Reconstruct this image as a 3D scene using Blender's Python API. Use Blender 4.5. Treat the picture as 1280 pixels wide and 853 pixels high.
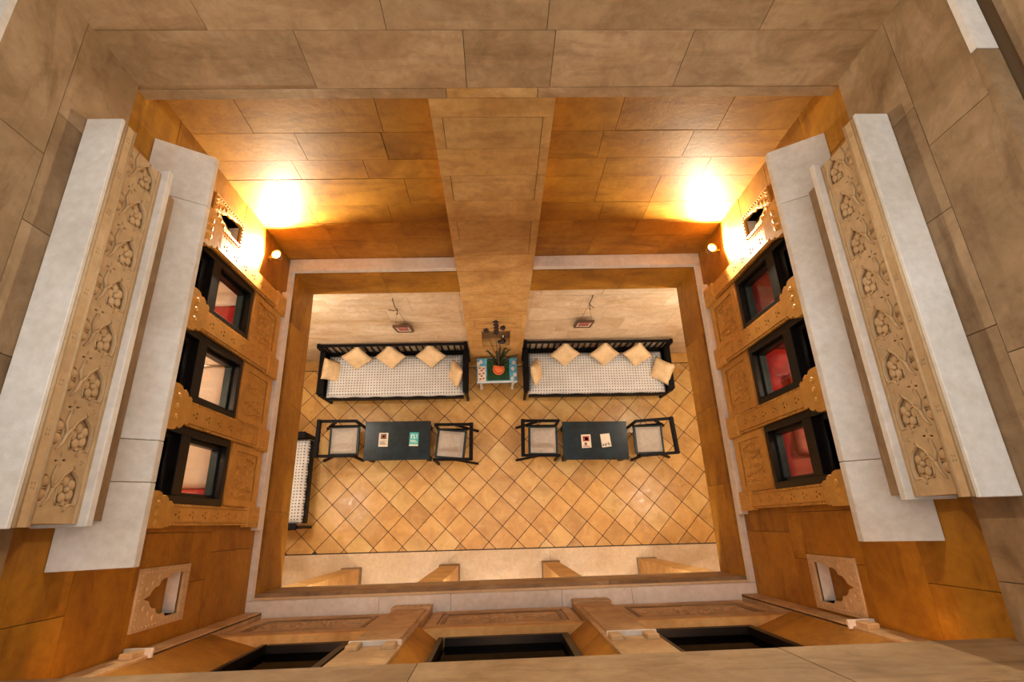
import bpy, bmesh, math, random
from mathutils import Vector, Matrix
random.seed(7)
R = math.radians
for o in list(bpy.data.objects): bpy.data.objects.remove(o)
scene = bpy.context.scene
COL = scene.collection

# ------------------------------------------------------------------ camera
cam_d = bpy.data.cameras.new('camera'); cam = bpy.data.objects.new('camera', cam_d); COL.objects.link(cam)
cam_d.sensor_width = 36.0; cam_d.lens = 637.4 / 1280 * 36.0; cam_d.clip_start = 0.02; cam_d.clip_end = 100
def rotm(i, t):
    return Matrix.Rotation(t, 3, 'XYZ'[i])
CR = rotm(0, 0.3456099) @ rotm(1, -0.03334361) @ rotm(2, -0.02138427)
cam.matrix_world = Matrix.Translation((0, 0, 8.2)) @ CR.to_4x4()
scene.camera = cam

# ------------------------------------------------------------------ world + exposure
w = bpy.data.worlds.new('world'); scene.world = w; w.use_nodes = True
bg = w.node_tree.nodes['Background']; bg.inputs[0].default_value = (1.0, 0.975, 0.94, 1); bg.inputs[1].default_value = 1.75
vs = scene.view_settings
vs.view_transform = 'Standard'; vs.look = 'None'; vs.gamma = 1.0; vs.use_curve_mapping = False
vs.exposure = 0.0

# ------------------------------------------------------------------ constants (metres)
XL, XR = -2.12, 2.20            # side wall planes of the atrium
YB, YP = 2.68, 2.537            # recessed bay plane, pillar / ring beam plane
ZL = 3.41                       # first floor ledge top
ZB = 5.69                       # underside of the back ring beam

# ------------------------------------------------------------------ materials
MAT = {}
def new_mat(name):
    m = bpy.data.materials.new(name); m.use_nodes = True
    nt = m.node_tree; b = nt.nodes['Principled BSDF']; MAT[name] = m
    return m, nt, b
def N(nt, typ, **kw):
    n = nt.nodes.new(typ)
    for k, v in kw.items(): setattr(n, k, v)
    return n
def ramp(nt, fac, stops):
    r = N(nt, 'ShaderNodeValToRGB'); e = r.color_ramp.elements
    while len(e) < len(stops): e.new(0.5)
    for i, (p, c) in enumerate(stops):
        e[i].position = p; e[i].color = (*c, 1)
    nt.links.new(fac, r.inputs[0]); return r.outputs[0]
def mix(nt, fac, a, b, blend='MIX'):
    n = N(nt, 'ShaderNodeMix', data_type='RGBA', blend_type=blend)
    for sock, v in ((n.inputs[0], fac), (n.inputs[6], a), (n.inputs[7], b)):
        if isinstance(v, (int, float)): sock.default_value = v
        elif isinstance(v, tuple): sock.default_value = (*v, 1)
        else: nt.links.new(v, sock)
    return n.outputs[2]
def math_n(nt, op, a, b=None):
    n = N(nt, 'ShaderNodeMath', operation=op)
    for i, v in enumerate((a, b)):
        if v is None: continue
        if isinstance(v, (int, float)): n.inputs[i].default_value = v
        else: nt.links.new(v, n.inputs[i])
    return n.outputs[0]
def coords(nt, per_object=True, local=False):
    if local:
        src = N(nt, 'ShaderNodeTexCoord').outputs['Object']
    else:
        src = N(nt, 'ShaderNodeNewGeometry').outputs['Position']
    oi = N(nt, 'ShaderNodeObjectInfo')
    if per_object:
        s = N(nt, 'ShaderNodeVectorMath', operation='SCALE'); s.inputs[0].default_value = (17, 29, 11)
        nt.links.new(oi.outputs['Random'], s.inputs['Scale'])
        a = N(nt, 'ShaderNodeVectorMath', operation='ADD'); nt.links.new(src, a.inputs[0]); nt.links.new(s.outputs[0], a.inputs[1])
        src = a.outputs[0]
    return src, oi.outputs['Random']
def noise(nt, vec, scale, detail=5, rough=0.55, dist=0.0):
    n = N(nt, 'ShaderNodeTexNoise'); n.inputs['Scale'].default_value = scale; n.inputs['Detail'].default_value = detail
    n.inputs['Roughness'].default_value = rough; n.inputs['Distortion'].default_value = dist
    nt.links.new(vec, n.inputs['Vector']); return n.outputs['Fac']
def bump(nt, b, h, strength, dist=0.01):
    n = N(nt, 'ShaderNodeBump'); n.inputs['Strength'].default_value = strength; n.inputs['Distance'].default_value = dist
    nt.links.new(h, n.inputs['Height']); nt.links.new(n.outputs[0], b.inputs['Normal'])
def stone(name, dark, mid, light, stain, rough=0.55, vary=0.17, spec=0.3, stain_amt=0.5):
    m, nt, b = new_mat(name)
    v, rnd = coords(nt)
    base = ramp(nt, noise(nt, v, 1.6, 6, 0.6, 0.6), [(0.3, dark), (0.5, mid), (0.72, light)])
    # streaky bedding
    mp = N(nt, 'ShaderNodeMapping'); mp.inputs['Scale'].default_value = (1.2, 1.2, 5.0); nt.links.new(v, mp.inputs[0])
    st = ramp(nt, noise(nt, mp.outputs[0], 1.1, 6, 0.62, 0.9), [(0.5, (0, 0, 0)), (0.68, (1, 1, 1))])
    c = mix(nt, math_n(nt, 'MULTIPLY', st, stain_amt), base, stain)
    bl = ramp(nt, noise(nt, v, 4.5, 6, 0.68, 1.6), [(0.32, (0.55, 0.50, 0.46)), (0.55, (1, 1, 1))])
    c = mix(nt, 0.55 * min(1, vary * 5), c, bl, 'MULTIPLY')
    fine = noise(nt, v, 22, 4, 0.6)
    c = mix(nt, 0.35, c, ramp(nt, fine, [(0.25, (0.55, 0.5, 0.45)), (0.7, (1, 1, 1))]), 'MULTIPLY')
    hs = N(nt, 'ShaderNodeHueSaturation'); nt.links.new(c, hs.inputs['Color'])
    nt.links.new(math_n(nt, 'ADD', math_n(nt, 'MULTIPLY', rnd, vary), 1 - vary * 0.5), hs.inputs['Value'])
    nt.links.new(hs.outputs[0], b.inputs['Base Color'])
    b.inputs['Roughness'].default_value = rough; b.inputs['Specular IOR Level'].default_value = spec
    bump(nt, b, noise(nt, v, 30, 5, 0.65), 0.18)
    return m
stone('sandstone', (0.22, 0.130, 0.060), (0.325, 0.205, 0.102), (0.45, 0.305, 0.172), (0.165, 0.088, 0.036), stain_amt=0.7)
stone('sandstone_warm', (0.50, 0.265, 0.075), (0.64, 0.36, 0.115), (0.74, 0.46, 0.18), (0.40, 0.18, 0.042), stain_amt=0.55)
stone('sandstone_lamp_tint', (0.27, 0.105, 0.004), (0.39, 0.162, 0.008), (0.50, 0.232, 0.020), (0.20, 0.068, 0.003), stain_amt=0.65)  # warm lamp glow and beam shade put into this stone's colour
stone('sandstone_beam', (0.40, 0.245, 0.115), (0.54, 0.345, 0.17), (0.66, 0.45, 0.25), (0.32, 0.175, 0.07), stain_amt=0.6)
stone('sandstone_pale', (0.60, 0.43, 0.25), (0.72, 0.55, 0.36), (0.81, 0.67, 0.48), (0.56, 0.33, 0.14), stain_amt=0.6, vary=0.12)
stone('carved_stone', (0.48, 0.31, 0.155), (0.57, 0.38, 0.195), (0.65, 0.45, 0.25), (0.40, 0.24, 0.10), vary=0.08, stain_amt=0.3)
stone('carved_yellow', (0.54, 0.27, 0.05), (0.65, 0.34, 0.07), (0.71, 0.40, 0.10), (0.45, 0.21, 0.035), vary=0.08, stain_amt=0.3)
stone('marble', (0.67, 0.60, 0.51), (0.78, 0.72, 0.64), (0.86, 0.81, 0.74), (0.70, 0.54, 0.39), rough=0.4, vary=0.06, stain_amt=0.35)
stone('pale_floor', (0.66, 0.49, 0.31), (0.74, 0.58, 0.39), (0.80, 0.65, 0.47), (0.62, 0.42, 0.22), rough=0.35, vary=0.06, stain_amt=0.3)
stone('plaster', (0.62, 0.43, 0.24), (0.68, 0.48, 0.28), (0.72, 0.53, 0.33), (0.60, 0.40, 0.2), vary=0.0, stain_amt=0.2)

def tile_mat():
    m, nt, b = new_mat('floor_tile')
    v, rnd = coords(nt)
    c = ramp(nt, noise(nt, v, 3.2, 6, 0.6, 0.5), [(0.28, (0.50, 0.265, 0.070)), (0.5, (0.63, 0.365, 0.105)), (0.75, (0.75, 0.49, 0.19))])
    tone = ramp(nt, rnd, [(0.0, (0.74, 0.66, 0.60)), (0.3, (0.95, 0.92, 0.9)), (0.7, (1.0, 0.92, 0.80)), (1.0, (1.0, 1.10, 1.25))])
    c = mix(nt, 0.85, c, tone, 'MULTIPLY')
    cl = ramp(nt, noise(nt, v, 7.0, 5, 0.65, 1.0), [(0.55, (0, 0, 0)), (0.8, (1, 1, 1))])
    c = mix(nt, math_n(nt, 'MULTIPLY', cl, 0.35), c, (0.80, 0.60, 0.38))
    nt.links.new(c, b.inputs['Base Color'])
    nt.links.new(ramp(nt, noise(nt, v, 9, 4), [(0.3, (0.24,) * 3), (0.7, (0.42,) * 3)]), b.inputs['Roughness'])
    bump(nt, b, noise(nt, v, 14, 4), 0.1)
tile_mat()
def plain(name, col, rough=0.5, metal=0.0, spec=0.5, var=0.0, scale=8, bumps=0.0, local=False):
    m, nt, b = new_mat(name)
    v, rnd = coords(nt, True, local)
    if var:
        f = noise(nt, v, scale, 4)
        lo = tuple(x * (1 - var) for x in col); hi = tuple(min(1, x * (1 + var)) for x in col)
        nt.links.new(ramp(nt, f, [(0.3, lo), (0.7, hi)]), b.inputs['Base Color'])
    else: b.inputs['Base Color'].default_value = (*col, 1)
    if bumps: bump(nt, b, noise(nt, v, scale * 3, 5), bumps)
    b.inputs['Roughness'].default_value = rough; b.inputs['Metallic'].default_value = metal; b.inputs['Specular IOR Level'].default_value = spec
    return m
plain('grout', (0.045, 0.028, 0.018), 0.9)
plain('mortar', (0.20, 0.115, 0.05), 0.9)
plain('black_wood', (0.005, 0.004, 0.005), 0.5, spec=0.12, var=0.4, scale=12)
plain('dark_frame', (0.006, 0.005, 0.005), 0.35, spec=0.25, var=0.4, scale=10)
plain('table_wood', (0.005, 0.015, 0.022), 0.30, spec=0.28, var=0.6, scale=9)  # bluish sky sheen is put into the base colour
plain('seat_rail', (0.014, 0.030, 0.034), 0.45, spec=0.3, var=0.4)
plain('beige_fabric', (0.46, 0.40, 0.34), 0.9, var=0.1, scale=20, bumps=0.15)
plain('mustard_satin', (0.74, 0.53, 0.29), 0.5, var=0.16, scale=9, bumps=0.25, local=True)
plain('white_cloth', (0.72, 0.62, 0.54), 0.85, var=0.06, scale=9, bumps=0.5)
plain('red_fabric', (0.42, 0.012, 0.016), 0.55, var=0.35, scale=6, bumps=0.2)
plain('pink_fabric', (0.40, 0.035, 0.03), 0.6, var=0.2, scale=8)
plain('pillow_pink', (0.52, 0.14, 0.12), 0.7, var=0.1)
plain('pillow_orange', (0.60, 0.16, 0.04), 0.6, var=0.2)
plain('dark_red', (0.16, 0.010, 0.012), 0.5, var=0.3)
plain('metal_rod', (0.55, 0.53, 0.5), 0.3, 0.9)
plain('brass', (0.55, 0.36, 0.14), 0.35, 1.0)
plain('green_mat', (0.012, 0.06, 0.018), 0.95, var=0.5, scale=40, bumps=0.6)
plain('blue_paint', (0.10, 0.40, 0.60), 0.45, var=0.45, scale=14)
plain('white_paint', (0.74, 0.70, 0.64), 0.45, var=0.08)
plain('pot_orange', (0.80, 0.16, 0.035), 0.45, var=0.15)
plain('soil', (0.03, 0.018, 0.01), 0.95)
plain('leaf', (0.022, 0.035, 0.014), 0.45, var=0.5, scale=16)
plain('stem', (0.07, 0.05, 0.025), 0.6, var=0.3)
plain('bloom', (0.035, 0.014, 0.016), 0.6, var=0.5, scale=20)
plain('paper', (0.70, 0.62, 0.50), 0.55, var=0.05)
plain('paper_teal', (0.05, 0.42, 0.40), 0.4, var=0.15, scale=15)
plain('print_brown', (0.16, 0.055, 0.03), 0.5, var=0.5, scale=30)
plain('print_red', (0.36, 0.05, 0.03), 0.5, var=0.5, scale=30)
plain('print_ink', (0.05, 0.035, 0.03), 0.5)
plain('print_white', (0.75, 0.80, 0.76), 0.5)
plain('painting_pink', (0.48, 0.13, 0.09), 0.5, var=0.6, scale=22)
plain('mat_board', (0.76, 0.66, 0.52), 0.6)
plain('frame_wood', (0.10, 0.045, 0.02), 0.45, var=0.3)
plain('wire', (0.10, 0.06, 0.03), 0.5)
plain('clay_dark', (0.05, 0.03, 0.02), 0.7)

def dots_mat():
    m, nt, b = new_mat('dotted_cotton')
    src = N(nt, 'ShaderNodeTexCoord').outputs['Object']
    sp = N(nt, 'ShaderNodeSeparateXYZ'); nt.links.new(src, sp.inputs[0])
    def cell(s, off=0.0):
        f = math_n(nt, 'FRACT', math_n(nt, 'ADD', math_n(nt, 'MULTIPLY', s, 1 / 0.043), off))
        return math_n(nt, 'POWER', math_n(nt, 'SUBTRACT', f, 0.5), 2.0)
    d = math_n(nt, 'SQRT', math_n(nt, 'ADD', cell(sp.outputs[0]), cell(sp.outputs[1])))
    mask = math_n(nt, 'LESS_THAN', d, 0.215)
    base = ramp(nt, noise(nt, src, 5, 4), [(0.3, (0.57, 0.56, 0.54)), (0.7, (0.69, 0.68, 0.66))])
    nt.links.new(mix(nt, mask, base, (0.085, 0.065, 0.05)), b.inputs['Base Color'])
    b.inputs['Roughness'].default_value = 0.9
    bump(nt, b, noise(nt, src, 9, 4), 0.35, 0.02)
dots_mat()
def glass_mat(name, tint, refl, graze=0.75):
    m = bpy.data.materials.new(name); m.use_nodes = True; nt = m.node_tree; nt.nodes.clear(); MAT[name] = m
    out = N(nt, 'ShaderNodeOutputMaterial'); t = N(nt, 'ShaderNodeBsdfTransparent'); g = N(nt, 'ShaderNodeBsdfGlossy')
    t.inputs[0].default_value = (*tint, 1); g.inputs['Roughness'].default_value = 0.03
    lw = N(nt, 'ShaderNodeLayerWeight'); lw.inputs[0].default_value = 0.5
    fac = math_n(nt, 'ADD', math_n(nt, 'MULTIPLY', math_n(nt, 'POWER', lw.outputs['Facing'], 4.0), graze), refl)
    mx = N(nt, 'ShaderNodeMixShader'); nt.links.new(fac, mx.inputs[0]); nt.links.new(t.outputs[0], mx.inputs[1]); nt.links.new(g.outputs[0], mx.inputs[2])
    nt.links.new(mx.outputs[0], out.inputs[0])
glass_mat('clear_glass', (0.95, 0.95, 0.94), 0.03, 0.35)
glass_mat('smoked_glass', (0.10, 0.08, 0.08), 0.02, 0.12)
def emit(name, col, s):
    m = bpy.data.materials.new(name); m.use_nodes = True; nt = m.node_tree; nt.nodes.clear(); MAT[name] = m
    out = N(nt, 'ShaderNodeOutputMaterial'); e = N(nt, 'ShaderNodeEmission'); e.inputs[0].default_value = (*col, 1); e.inputs[1].default_value = s
    nt.links.new(e.outputs[0], out.inputs[0])
emit('bulb', (1.0, 0.86, 0.64), 60)
emit('bulb_soft', (1.0, 0.86, 0.66), 12)

# ------------------------------------------------------------------ mesh helpers
def ident(x, y, z): return (x, y, z)
class MB:
    def __init__(s, f=ident): s.v = []; s.f = []; s.map = f
    def add(s, vs, fs):
        n = len(s.v); s.v += [s.map(*p) for p in vs]; s.f += [tuple(i + n for i in q) for q in fs]; return s
    def box(s, x0, x1, y0, y1, z0, z1):
        return s.add([(x0, y0, z0), (x1, y0, z0), (x1, y1, z0), (x0, y1, z0), (x0, y0, z1), (x1, y0, z1), (x1, y1, z1), (x0, y1, z1)],
                     [(0, 3, 2, 1), (4, 5, 6, 7), (0, 1, 5, 4), (1, 2, 6, 5), (2, 3, 7, 6), (3, 0, 4, 7)])
    def hexa(s, a, b):     # two quads (4 points each) -> closed solid
        return s.add(list(a) + list(b), [(0, 1, 2, 3), (7, 6, 5, 4), (0, 4, 5, 1), (1, 5, 6, 2), (2, 6, 7, 3), (3, 7, 4, 0)])
    def bar(s, p, q, w, h=None):
        h = h or w; p = Vector(p); q = Vector(q); d = (q - p).normalized()
        up = Vector((0, 0, 1)) if abs(d.z) < 0.95 else Vector((0, 1, 0))
        a = d.cross(up).normalized() * w / 2; b = d.cross(a).normalized() * h / 2
        return s.hexa([tuple(p + i * a + j * b) for i, j in ((-1, -1), (1, -1), (1, 1), (-1, 1))], [tuple(q + i * a + j * b) for i, j in ((-1, -1), (1, -1), (1, 1), (-1, 1))])
    def tube(s, pts, r, n=6):
        pts = [Vector(p) for p in pts]; rings = []; rr = r if isinstance(r, (list, tuple)) else [r] * len(pts)
        for i, p in enumerate(pts):
            d = (pts[min(i + 1, len(pts) - 1)] - pts[max(i - 1, 0)]).normalized()
            up = Vector((0, 0, 1)) if abs(d.z) < 0.9 else Vector((1, 0, 0))
            a = d.cross(up).normalized(); b = d.cross(a).normalized()
            rings.append([tuple(p + (a * math.cos(2 * math.pi * k / n) + b * math.sin(2 * math.pi * k / n)) * rr[i]) for k in range(n)])
        vs = [q for g in rings for q in g]; fs = []
        for i in range(len(pts) - 1):
            for k in range(n): fs.append((i * n + k, i * n + (k + 1) % n, (i + 1) * n + (k + 1) % n, (i + 1) * n + k))
        fs.append(tuple(range(n))); fs.append(tuple(range((len(pts) - 1) * n, len(pts) * n))[::-1])
        return s.add(vs, fs)
    def lathe(s, prof, c=(0, 0, 0), n=16, axis='z'):
        vs = []; fs = []
        for r, z in prof:
            for k in range(n):
                a = 2 * math.pi * k / n; p = (r * math.cos(a), r * math.sin(a), z)
                if axis == 'x': p = (p[2], p[0], p[1])
                if axis == 'y': p = (p[0], p[2], p[1])
                vs.append((c[0] + p[0], c[1] + p[1], c[2] + p[2]))
        for i in range(len(prof) - 1):
            for k in range(n): fs.append((i * n + k, i * n + (k + 1) % n, (i + 1) * n + (k + 1) % n, (i + 1) * n + k))
        fs.append(tuple(range(n))[::-1]); fs.append(tuple(range((len(prof) - 1) * n, len(prof) * n)))
        return s.add(vs, fs)
    def blob(s, c, r, n=8, m=5):     # ellipsoid
        vs = []; fs = []
        for i in range(m + 1):
            t = math.pi * i / m; t = min(max(t, 0.02), math.pi - 0.02)
            for k in range(n):
                a = 2 * math.pi * k / n
                vs.append((c[0] + r[0] * math.sin(t) * math.cos(a), c[1] + r[1] * math.sin(t) * math.sin(a), c[2] + r[2] * math.cos(t)))
        for i in range(m):
            for k in range(n): fs.append((i * n + k, i * n + (k + 1) % n, (i + 1) * n + (k + 1) % n, (i + 1) * n + k))
        return s.add(vs, fs)
    def prism(s, poly, z0, z1, plane='xy'):
        n = len(poly)
        def P(a, b, c): return {'xy': (a, b, c), 'xz': (a, c, b), 'yz': (c, a, b)}[plane]
        vs = [P(a, b, z0) for a, b in poly] + [P(a, b, z1) for a, b in poly]
        fs = [tuple(range(n))[::-1], tuple(range(n, 2 * n))] + [(i, (i + 1) % n, n + (i + 1) % n, n + i) for i in range(n)]
        return s.add(vs, fs)
    def mesh(s, name, smooth=False, bevel=0.0):
        me = bpy.data.meshes.new(name); me.from_pydata(s.v, [], s.f)
        bm = bmesh.new(); bm.from_mesh(me)
        bmesh.ops.recalc_face_normals(bm, faces=bm.faces)
        if bevel: bmesh.ops.bevel(bm, geom=list(bm.edges), offset=bevel, segments=1, affect='EDGES', profile=0.5, clamp_overlap=True)
        bm.to_mesh(me); bm.free()
        if smooth:
            for p in me.polygons: p.use_smooth = True
        return me
    def build(s, name, mat, parent=None, smooth=False, bevel=0.0):
        return obj(name, s.mesh(name, smooth, bevel), mat, parent)
def obj(name, me, mat=None, parent=None):
    o = bpy.data.objects.new(name, me); COL.objects.link(o)
    if mat and not me.materials: me.materials.append(MAT[mat])
    if parent: o.parent = parent
    return o
def tag(o, label=None, cat=None, group=None, kind=None):
    if label: o['label'] = label
    if cat: o['category'] = cat
    if group: o['group'] = group
    if kind: o['kind'] = kind
    return o
def empty(name, loc=(0, 0, 0), rz=0.0):
    o = bpy.data.objects.new(name, None); COL.objects.link(o); o.location = loc; o.rotation_euler.z = rz; o.empty_display_size = 0.1
    return o
def copy_tree(o, parent=None):
    c = o.copy(); COL.objects.link(c)
    if parent: c.parent = parent
    for ch in list(o.children): copy_tree(ch, c)
    return c
def struct(name, mb, mat, parent=None, **k):
    o = mb.build(name, mat, parent, **k)
    if parent is None: o['kind'] = 'structure'
    return o
def holed(outer, holes, t, f):
    """plate of thickness t with real holes; f maps (a, b, c) to a point, c in 0..t"""
    cu = bpy.data.curves.new('tmp', 'CURVE'); cu.dimensions = '2D'; cu.fill_mode = 'BOTH'; cu.extrude = t / 2
    for poly in [outer] + holes:
        sp = cu.splines.new('POLY'); sp.points.add(len(poly) - 1); sp.use_cyclic_u = True
        for i, (a, b) in enumerate(poly): sp.points[i].co = (a, b, 0, 1)
    ob = bpy.data.objects.new('tmp', cu); COL.objects.link(ob)
    dg = bpy.context.evaluated_depsgraph_get()
    me = bpy.data.meshes.new_from_object(ob.evaluated_get(dg))
    bpy.data.objects.remove(ob); bpy.data.curves.remove(cu)
    for v in me.vertices: v.co = f(v.co.x, v.co.y, v.co.z + t / 2)
    bm = bmesh.new(); bm.from_mesh(me); bmesh.ops.remove_doubles(bm, verts=bm.verts, dist=1e-5); bmesh.ops.recalc_face_normals(bm, faces=bm.faces); bm.to_mesh(me); bm.free()
    me.materials.clear()
    return me
# shared unit cube for masonry pieces
UNIT = {}
def piece(name, mat, x0, x1, y0, y1, z0, z1, parent):
    if mat not in UNIT:
        UNIT[mat] = MB().box(-.5, .5, -.5, .5, -.5, .5).mesh('masonry_piece')
        UNIT[mat].materials.append(MAT[mat])
    o = bpy.data.objects.new(name, UNIT[mat]); COL.objects.link(o)
    o.location = ((x0 + x1) / 2, (y0 + y1) / 2, (z0 + z1) / 2); o.scale = (x1 - x0, y1 - y0, z1 - z0)
    o.parent = parent
    return o
def subtract(rect, hole):
    a0, a1, b0, b1 = rect; h0, h1, k0, k1 = hole
    if h1 <= a0 or h0 >= a1 or k1 <= b0 or k0 >= b1: return [rect]
    out = []
    if b0 < k0: out.append((a0, a1, b0, k0))
    if b1 > k1: out.append((a0, a1, k1, b1))
    lo, hi = max(b0, k0), min(b1, k1)
    if a0 < h0: out.append((a0, h0, lo, hi))
    if a1 > h1: out.append((h1, a1, lo, hi))
    return out
def masonry(parent, mat, axis, face, out, thick, rows, holes=(), gap=0.004, name='stone_block', jit=0.0025):
    """rows: (z0, z1, [u breaks]); axis of the plane normal; face = outer plane; out = +1/-1 outward sign"""
    for z0, z1, us in rows:
        for u0, u1 in zip(us[:-1], us[1:]):
            rects = [(u0, u1, z0, z1)]
            for h in holes:
                rects = [r for q in rects for r in subtract(q, h)]
            for a0, a1, b0, b1 in rects:
                if a1 - a0 < 0.012 or b1 - b0 < 0.012: continue
                g = gap / 2; j = random.uniform(-jit, 0)
                f0, f1 = face + out * j, face - out * thick
                lo, hi = min(f0, f1), max(f0, f1)
                if axis == 'y': piece(name, mat, a0 + g, a1 - g, lo, hi, b0 + g, b1 - g, parent)
                else: piece(name, mat, lo, hi, a0 + g, a1 - g, b0 + g, b1 - g, parent)

# ================================================================== THE SETTING
# ---- floor: dark bed, tiles at 45 degrees, border, plain slabs
GX0, GX1, GY0 = -3.9, 3.9, -2.6
floor = struct('floor', MB().box(GX0, GX1, GY0, 2.67, -0.2, -0.004), 'grout')
o0 = Vector((-0.2022, 1.9093)); ta = Vector((0.2139, 0.2139)); tb = Vector((0.2148, -0.2148))
rot = Matrix.Rotation(R(1.17), 2); ta = rot @ ta; tb = rot @ tb
def clip(poly, a, b, c):      # keep a*x+b*y<=c
    out = []
    for i in range(len(poly)):
        p, q = poly[i], poly[(i + 1) % len(poly)]
        dp = a * p[0] + b * p[1] - c; dq = a * q[0] + b * q[1] - c
        if dp <= 0: out.append(p)
        if dp * dq < 0:
            t = dp / (dp - dq); out.append((p[0] + (q[0] - p[0]) * t, p[1] + (q[1] - p[1]) * t))
    return out
def area(p): return abs(sum(p[i][0] * p[(i + 1) % len(p)][1] - p[(i + 1) % len(p)][0] * p[i][1] for i in range(len(p)))) / 2
BY0, BY1 = -0.335, 2.49
bs = math.tan(R(-0.35))       # the border runs a touch askew to the walls
cells = []
for i in range(-24, 25):
    for j in range(-24, 25):
        p0 = o0 + ta * i + tb * j
        cpt = p0 + (ta + tb) * 0.5
        k = 1 - 0.010 / 0.303
        poly = [tuple(cpt + (q - cpt) * k) for q in (p0, p0 + ta, p0 + ta + tb, p0 + tb)]
        for a, b, c in ((bs, -1, -(BY0) + 0.004 - 0.008), (0, 1, BY1 - 0.004), (-1, 0, 3.62), (1, 0, 3.62)):
            poly = clip(poly, a, b, c)
            if len(poly) < 3: break
        if len(poly) >= 3 and area(poly) > 0.0008: cells.append(poly)
full_me = None; rest = MB()
cells.sort(key=lambda p: abs(sum(q[0] for q in p) / len(p)))
for n, poly in enumerate(cells):
    if n < 298:
        cx = sum(q[0] for q in poly) / len(poly); cy = sum(q[1] for q in poly) / len(poly)
        if area(poly) > 0.0855 and len(poly) == 4:
            if full_me is None: full_me = MB().prism([(q[0] - cx, q[1] - cy) for q in poly], -0.02, 0.0).mesh('tile')
            me = full_me
        else: me = MB().prism([(q[0] - cx, q[1] - cy) for q in poly], -0.02, 0.0).mesh('tile')
        t = obj('tile', me, 'floor_tile', floor); t.location = (cx, cy, 0)
    else: rest.prism(poly, -0.02, 0.0)
if rest.v: tag(rest.build('tile_remainder', 'floor_tile', floor), kind='stuff')
for x0, x1 in ((-3.9, -2.3), (-2.3, -0.75), (-0.75, 0.75), (0.75, 2.3), (2.3, 3.9)):
    piece('border_slab', 'floor_tile', x0 + .003, x1 - .003, 2.5, 2.668, -0.02, 0, floor)
    q = MB().prism([(x0 + .001, GY0), (x1 - .001, GY0), (x1 - .001, BY0 - 0.012 + bs * x1), (x0 + .001, BY0 - 0.012 + bs * x0)], -0.02, 0.0)
    q.build('paving_slab', 'pale_floor', floor)
for s in (-1, 1): piece('border_slab', 'floor_tile', min(s * 3.63, s * 3.9), max(s * 3.63, s * 3.9), BY0 + 0.03, 2.49, -0.02, 0, floor)

# ---- ground floor shell
struct('wall_left_ground', MB().box(-4.1, -3.9, GY0, 2.9, -0.2, 3.3), 'plaster')
struct('wall_right_ground', MB().box(3.9, 4.1, GY0, 2.9, -0.2, 3.3), 'plaster')
struct('wall_front_ground', MB().box(-4.1, 4.1, GY0 - 0.2, GY0, -0.2, 3.3), 'plaster')
wbg = struct('wall_back_ground', MB().box(-4.1, 4.1, 2.69, 2.9, -0.2, 3.36), 'mortar')
rows = []
zs = [0.0, 0.42, 0.80, 1.18, 1.62, 2.03, 2.42, 2.84]
for i, (a, b) in enumerate(zip(zs[:-1], zs[1:])):
    br = [-3.9]; x = -3.9 + random.uniform(0.5, 1.1)
    while x < 3.6: br.append(x); x += random.uniform(0.75, 1.25)
    rows.append((a, b, br + [3.9]))
masonry(wbg, 'sandstone_pale', 'y', 2.67, -1, 0.03, rows, holes=[(-0.395, 0.425, 0, 3)], gap=0.003)
# ceiling of the ground floor around the opening
OX0, OX1, OY0, OY1 = -2.065, 2.14, -0.49, 2.55     # opening
ZC = 2.83
ceil = MB().box(-4.1, OX0 - 0.03, GY0, 2.69, ZC + 0.001, ZL - 0.07).box(OX1 + 0.03, 4.1, GY0, 2.69, ZC + 0.001, ZL - 0.07).box(OX0 - .03, OX1 + .03, GY0, OY0 - 0.03, ZC + 0.001, ZL - 0.07)
struct('ceiling', ceil, 'plaster')
# stone fascia lining the opening: one slab run per side
def fascia(name, axis, face, out, us, u_ends):
    p = empty(name); p['kind'] = 'structure'
    br = [u_ends[0]] + us + [u_ends[1]]
    masonry(p, 'sandstone' if name == 'trim_5' else 'sandstone_lamp_tint', axis, face, out, 0.03 if axis == 'x' or face < 0 else 0.11, [(ZC, 3.33, br)], name='fascia_slab', gap=0.003, jit=0.001)
    return p
fascia('trim_1', 'x', OX0, 1, [0.18, 1.2, 2.0], (OY0, OY1))
fascia('trim_2', 'x', OX1, -1, [0.3, 1.05, 1.8], (OY0, OY1))
fascia('trim_3', 'y', OY1, -1, [-1.2, -0.39], (OX0 - .03, -0.39))
fascia('trim_4', 'y', OY1, -1, [0.42, 1.45], (0.42, OX1 + .03))
fascia('trim_5', 'y', OY0, 1, [-1.3, -0.2, 0.95], (OX0 - .03, OX1 + .03))
# marble ledge round the opening on the first floor
def ledge(name, pieces):
    p = empty(name); p['kind'] = 'structure'
    for x0, x1, y0, y1 in pieces: piece('ledge_slab', 'marble', x0, x1, y0, y1, 3.345, ZL, p)
ledge('trim_6', [(XL - .08, OX0 - .018, OY0 - .045, 0.9), (XL - .08, OX0 - .018, 0.903, OY1 + .0)])
ledge('trim_7', [(OX1 + .018, XR + .08, OY0 - .045, 1.0), (OX1 + .018, XR + .08, 1.003, OY1 + .0)])
ledge('trim_8', [(XL - .06, -0.392, OY1 + .003, YB + .03)])
ledge('trim_9', [(0.422, XR + .06, OY1 + .003, YB + .03)])
ledge('trim_10', [(XL - .06, -1.02, -0.92, OY0 - .048), (-1.017, -0.42, -0.92, OY0 - .048), (-0.417, 0.52, -0.92, OY0 - .048), (0.523, 1.12, -0.92, OY0 - .048), (1.123, XR + .06, -0.92, OY0 - .048)])

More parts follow.
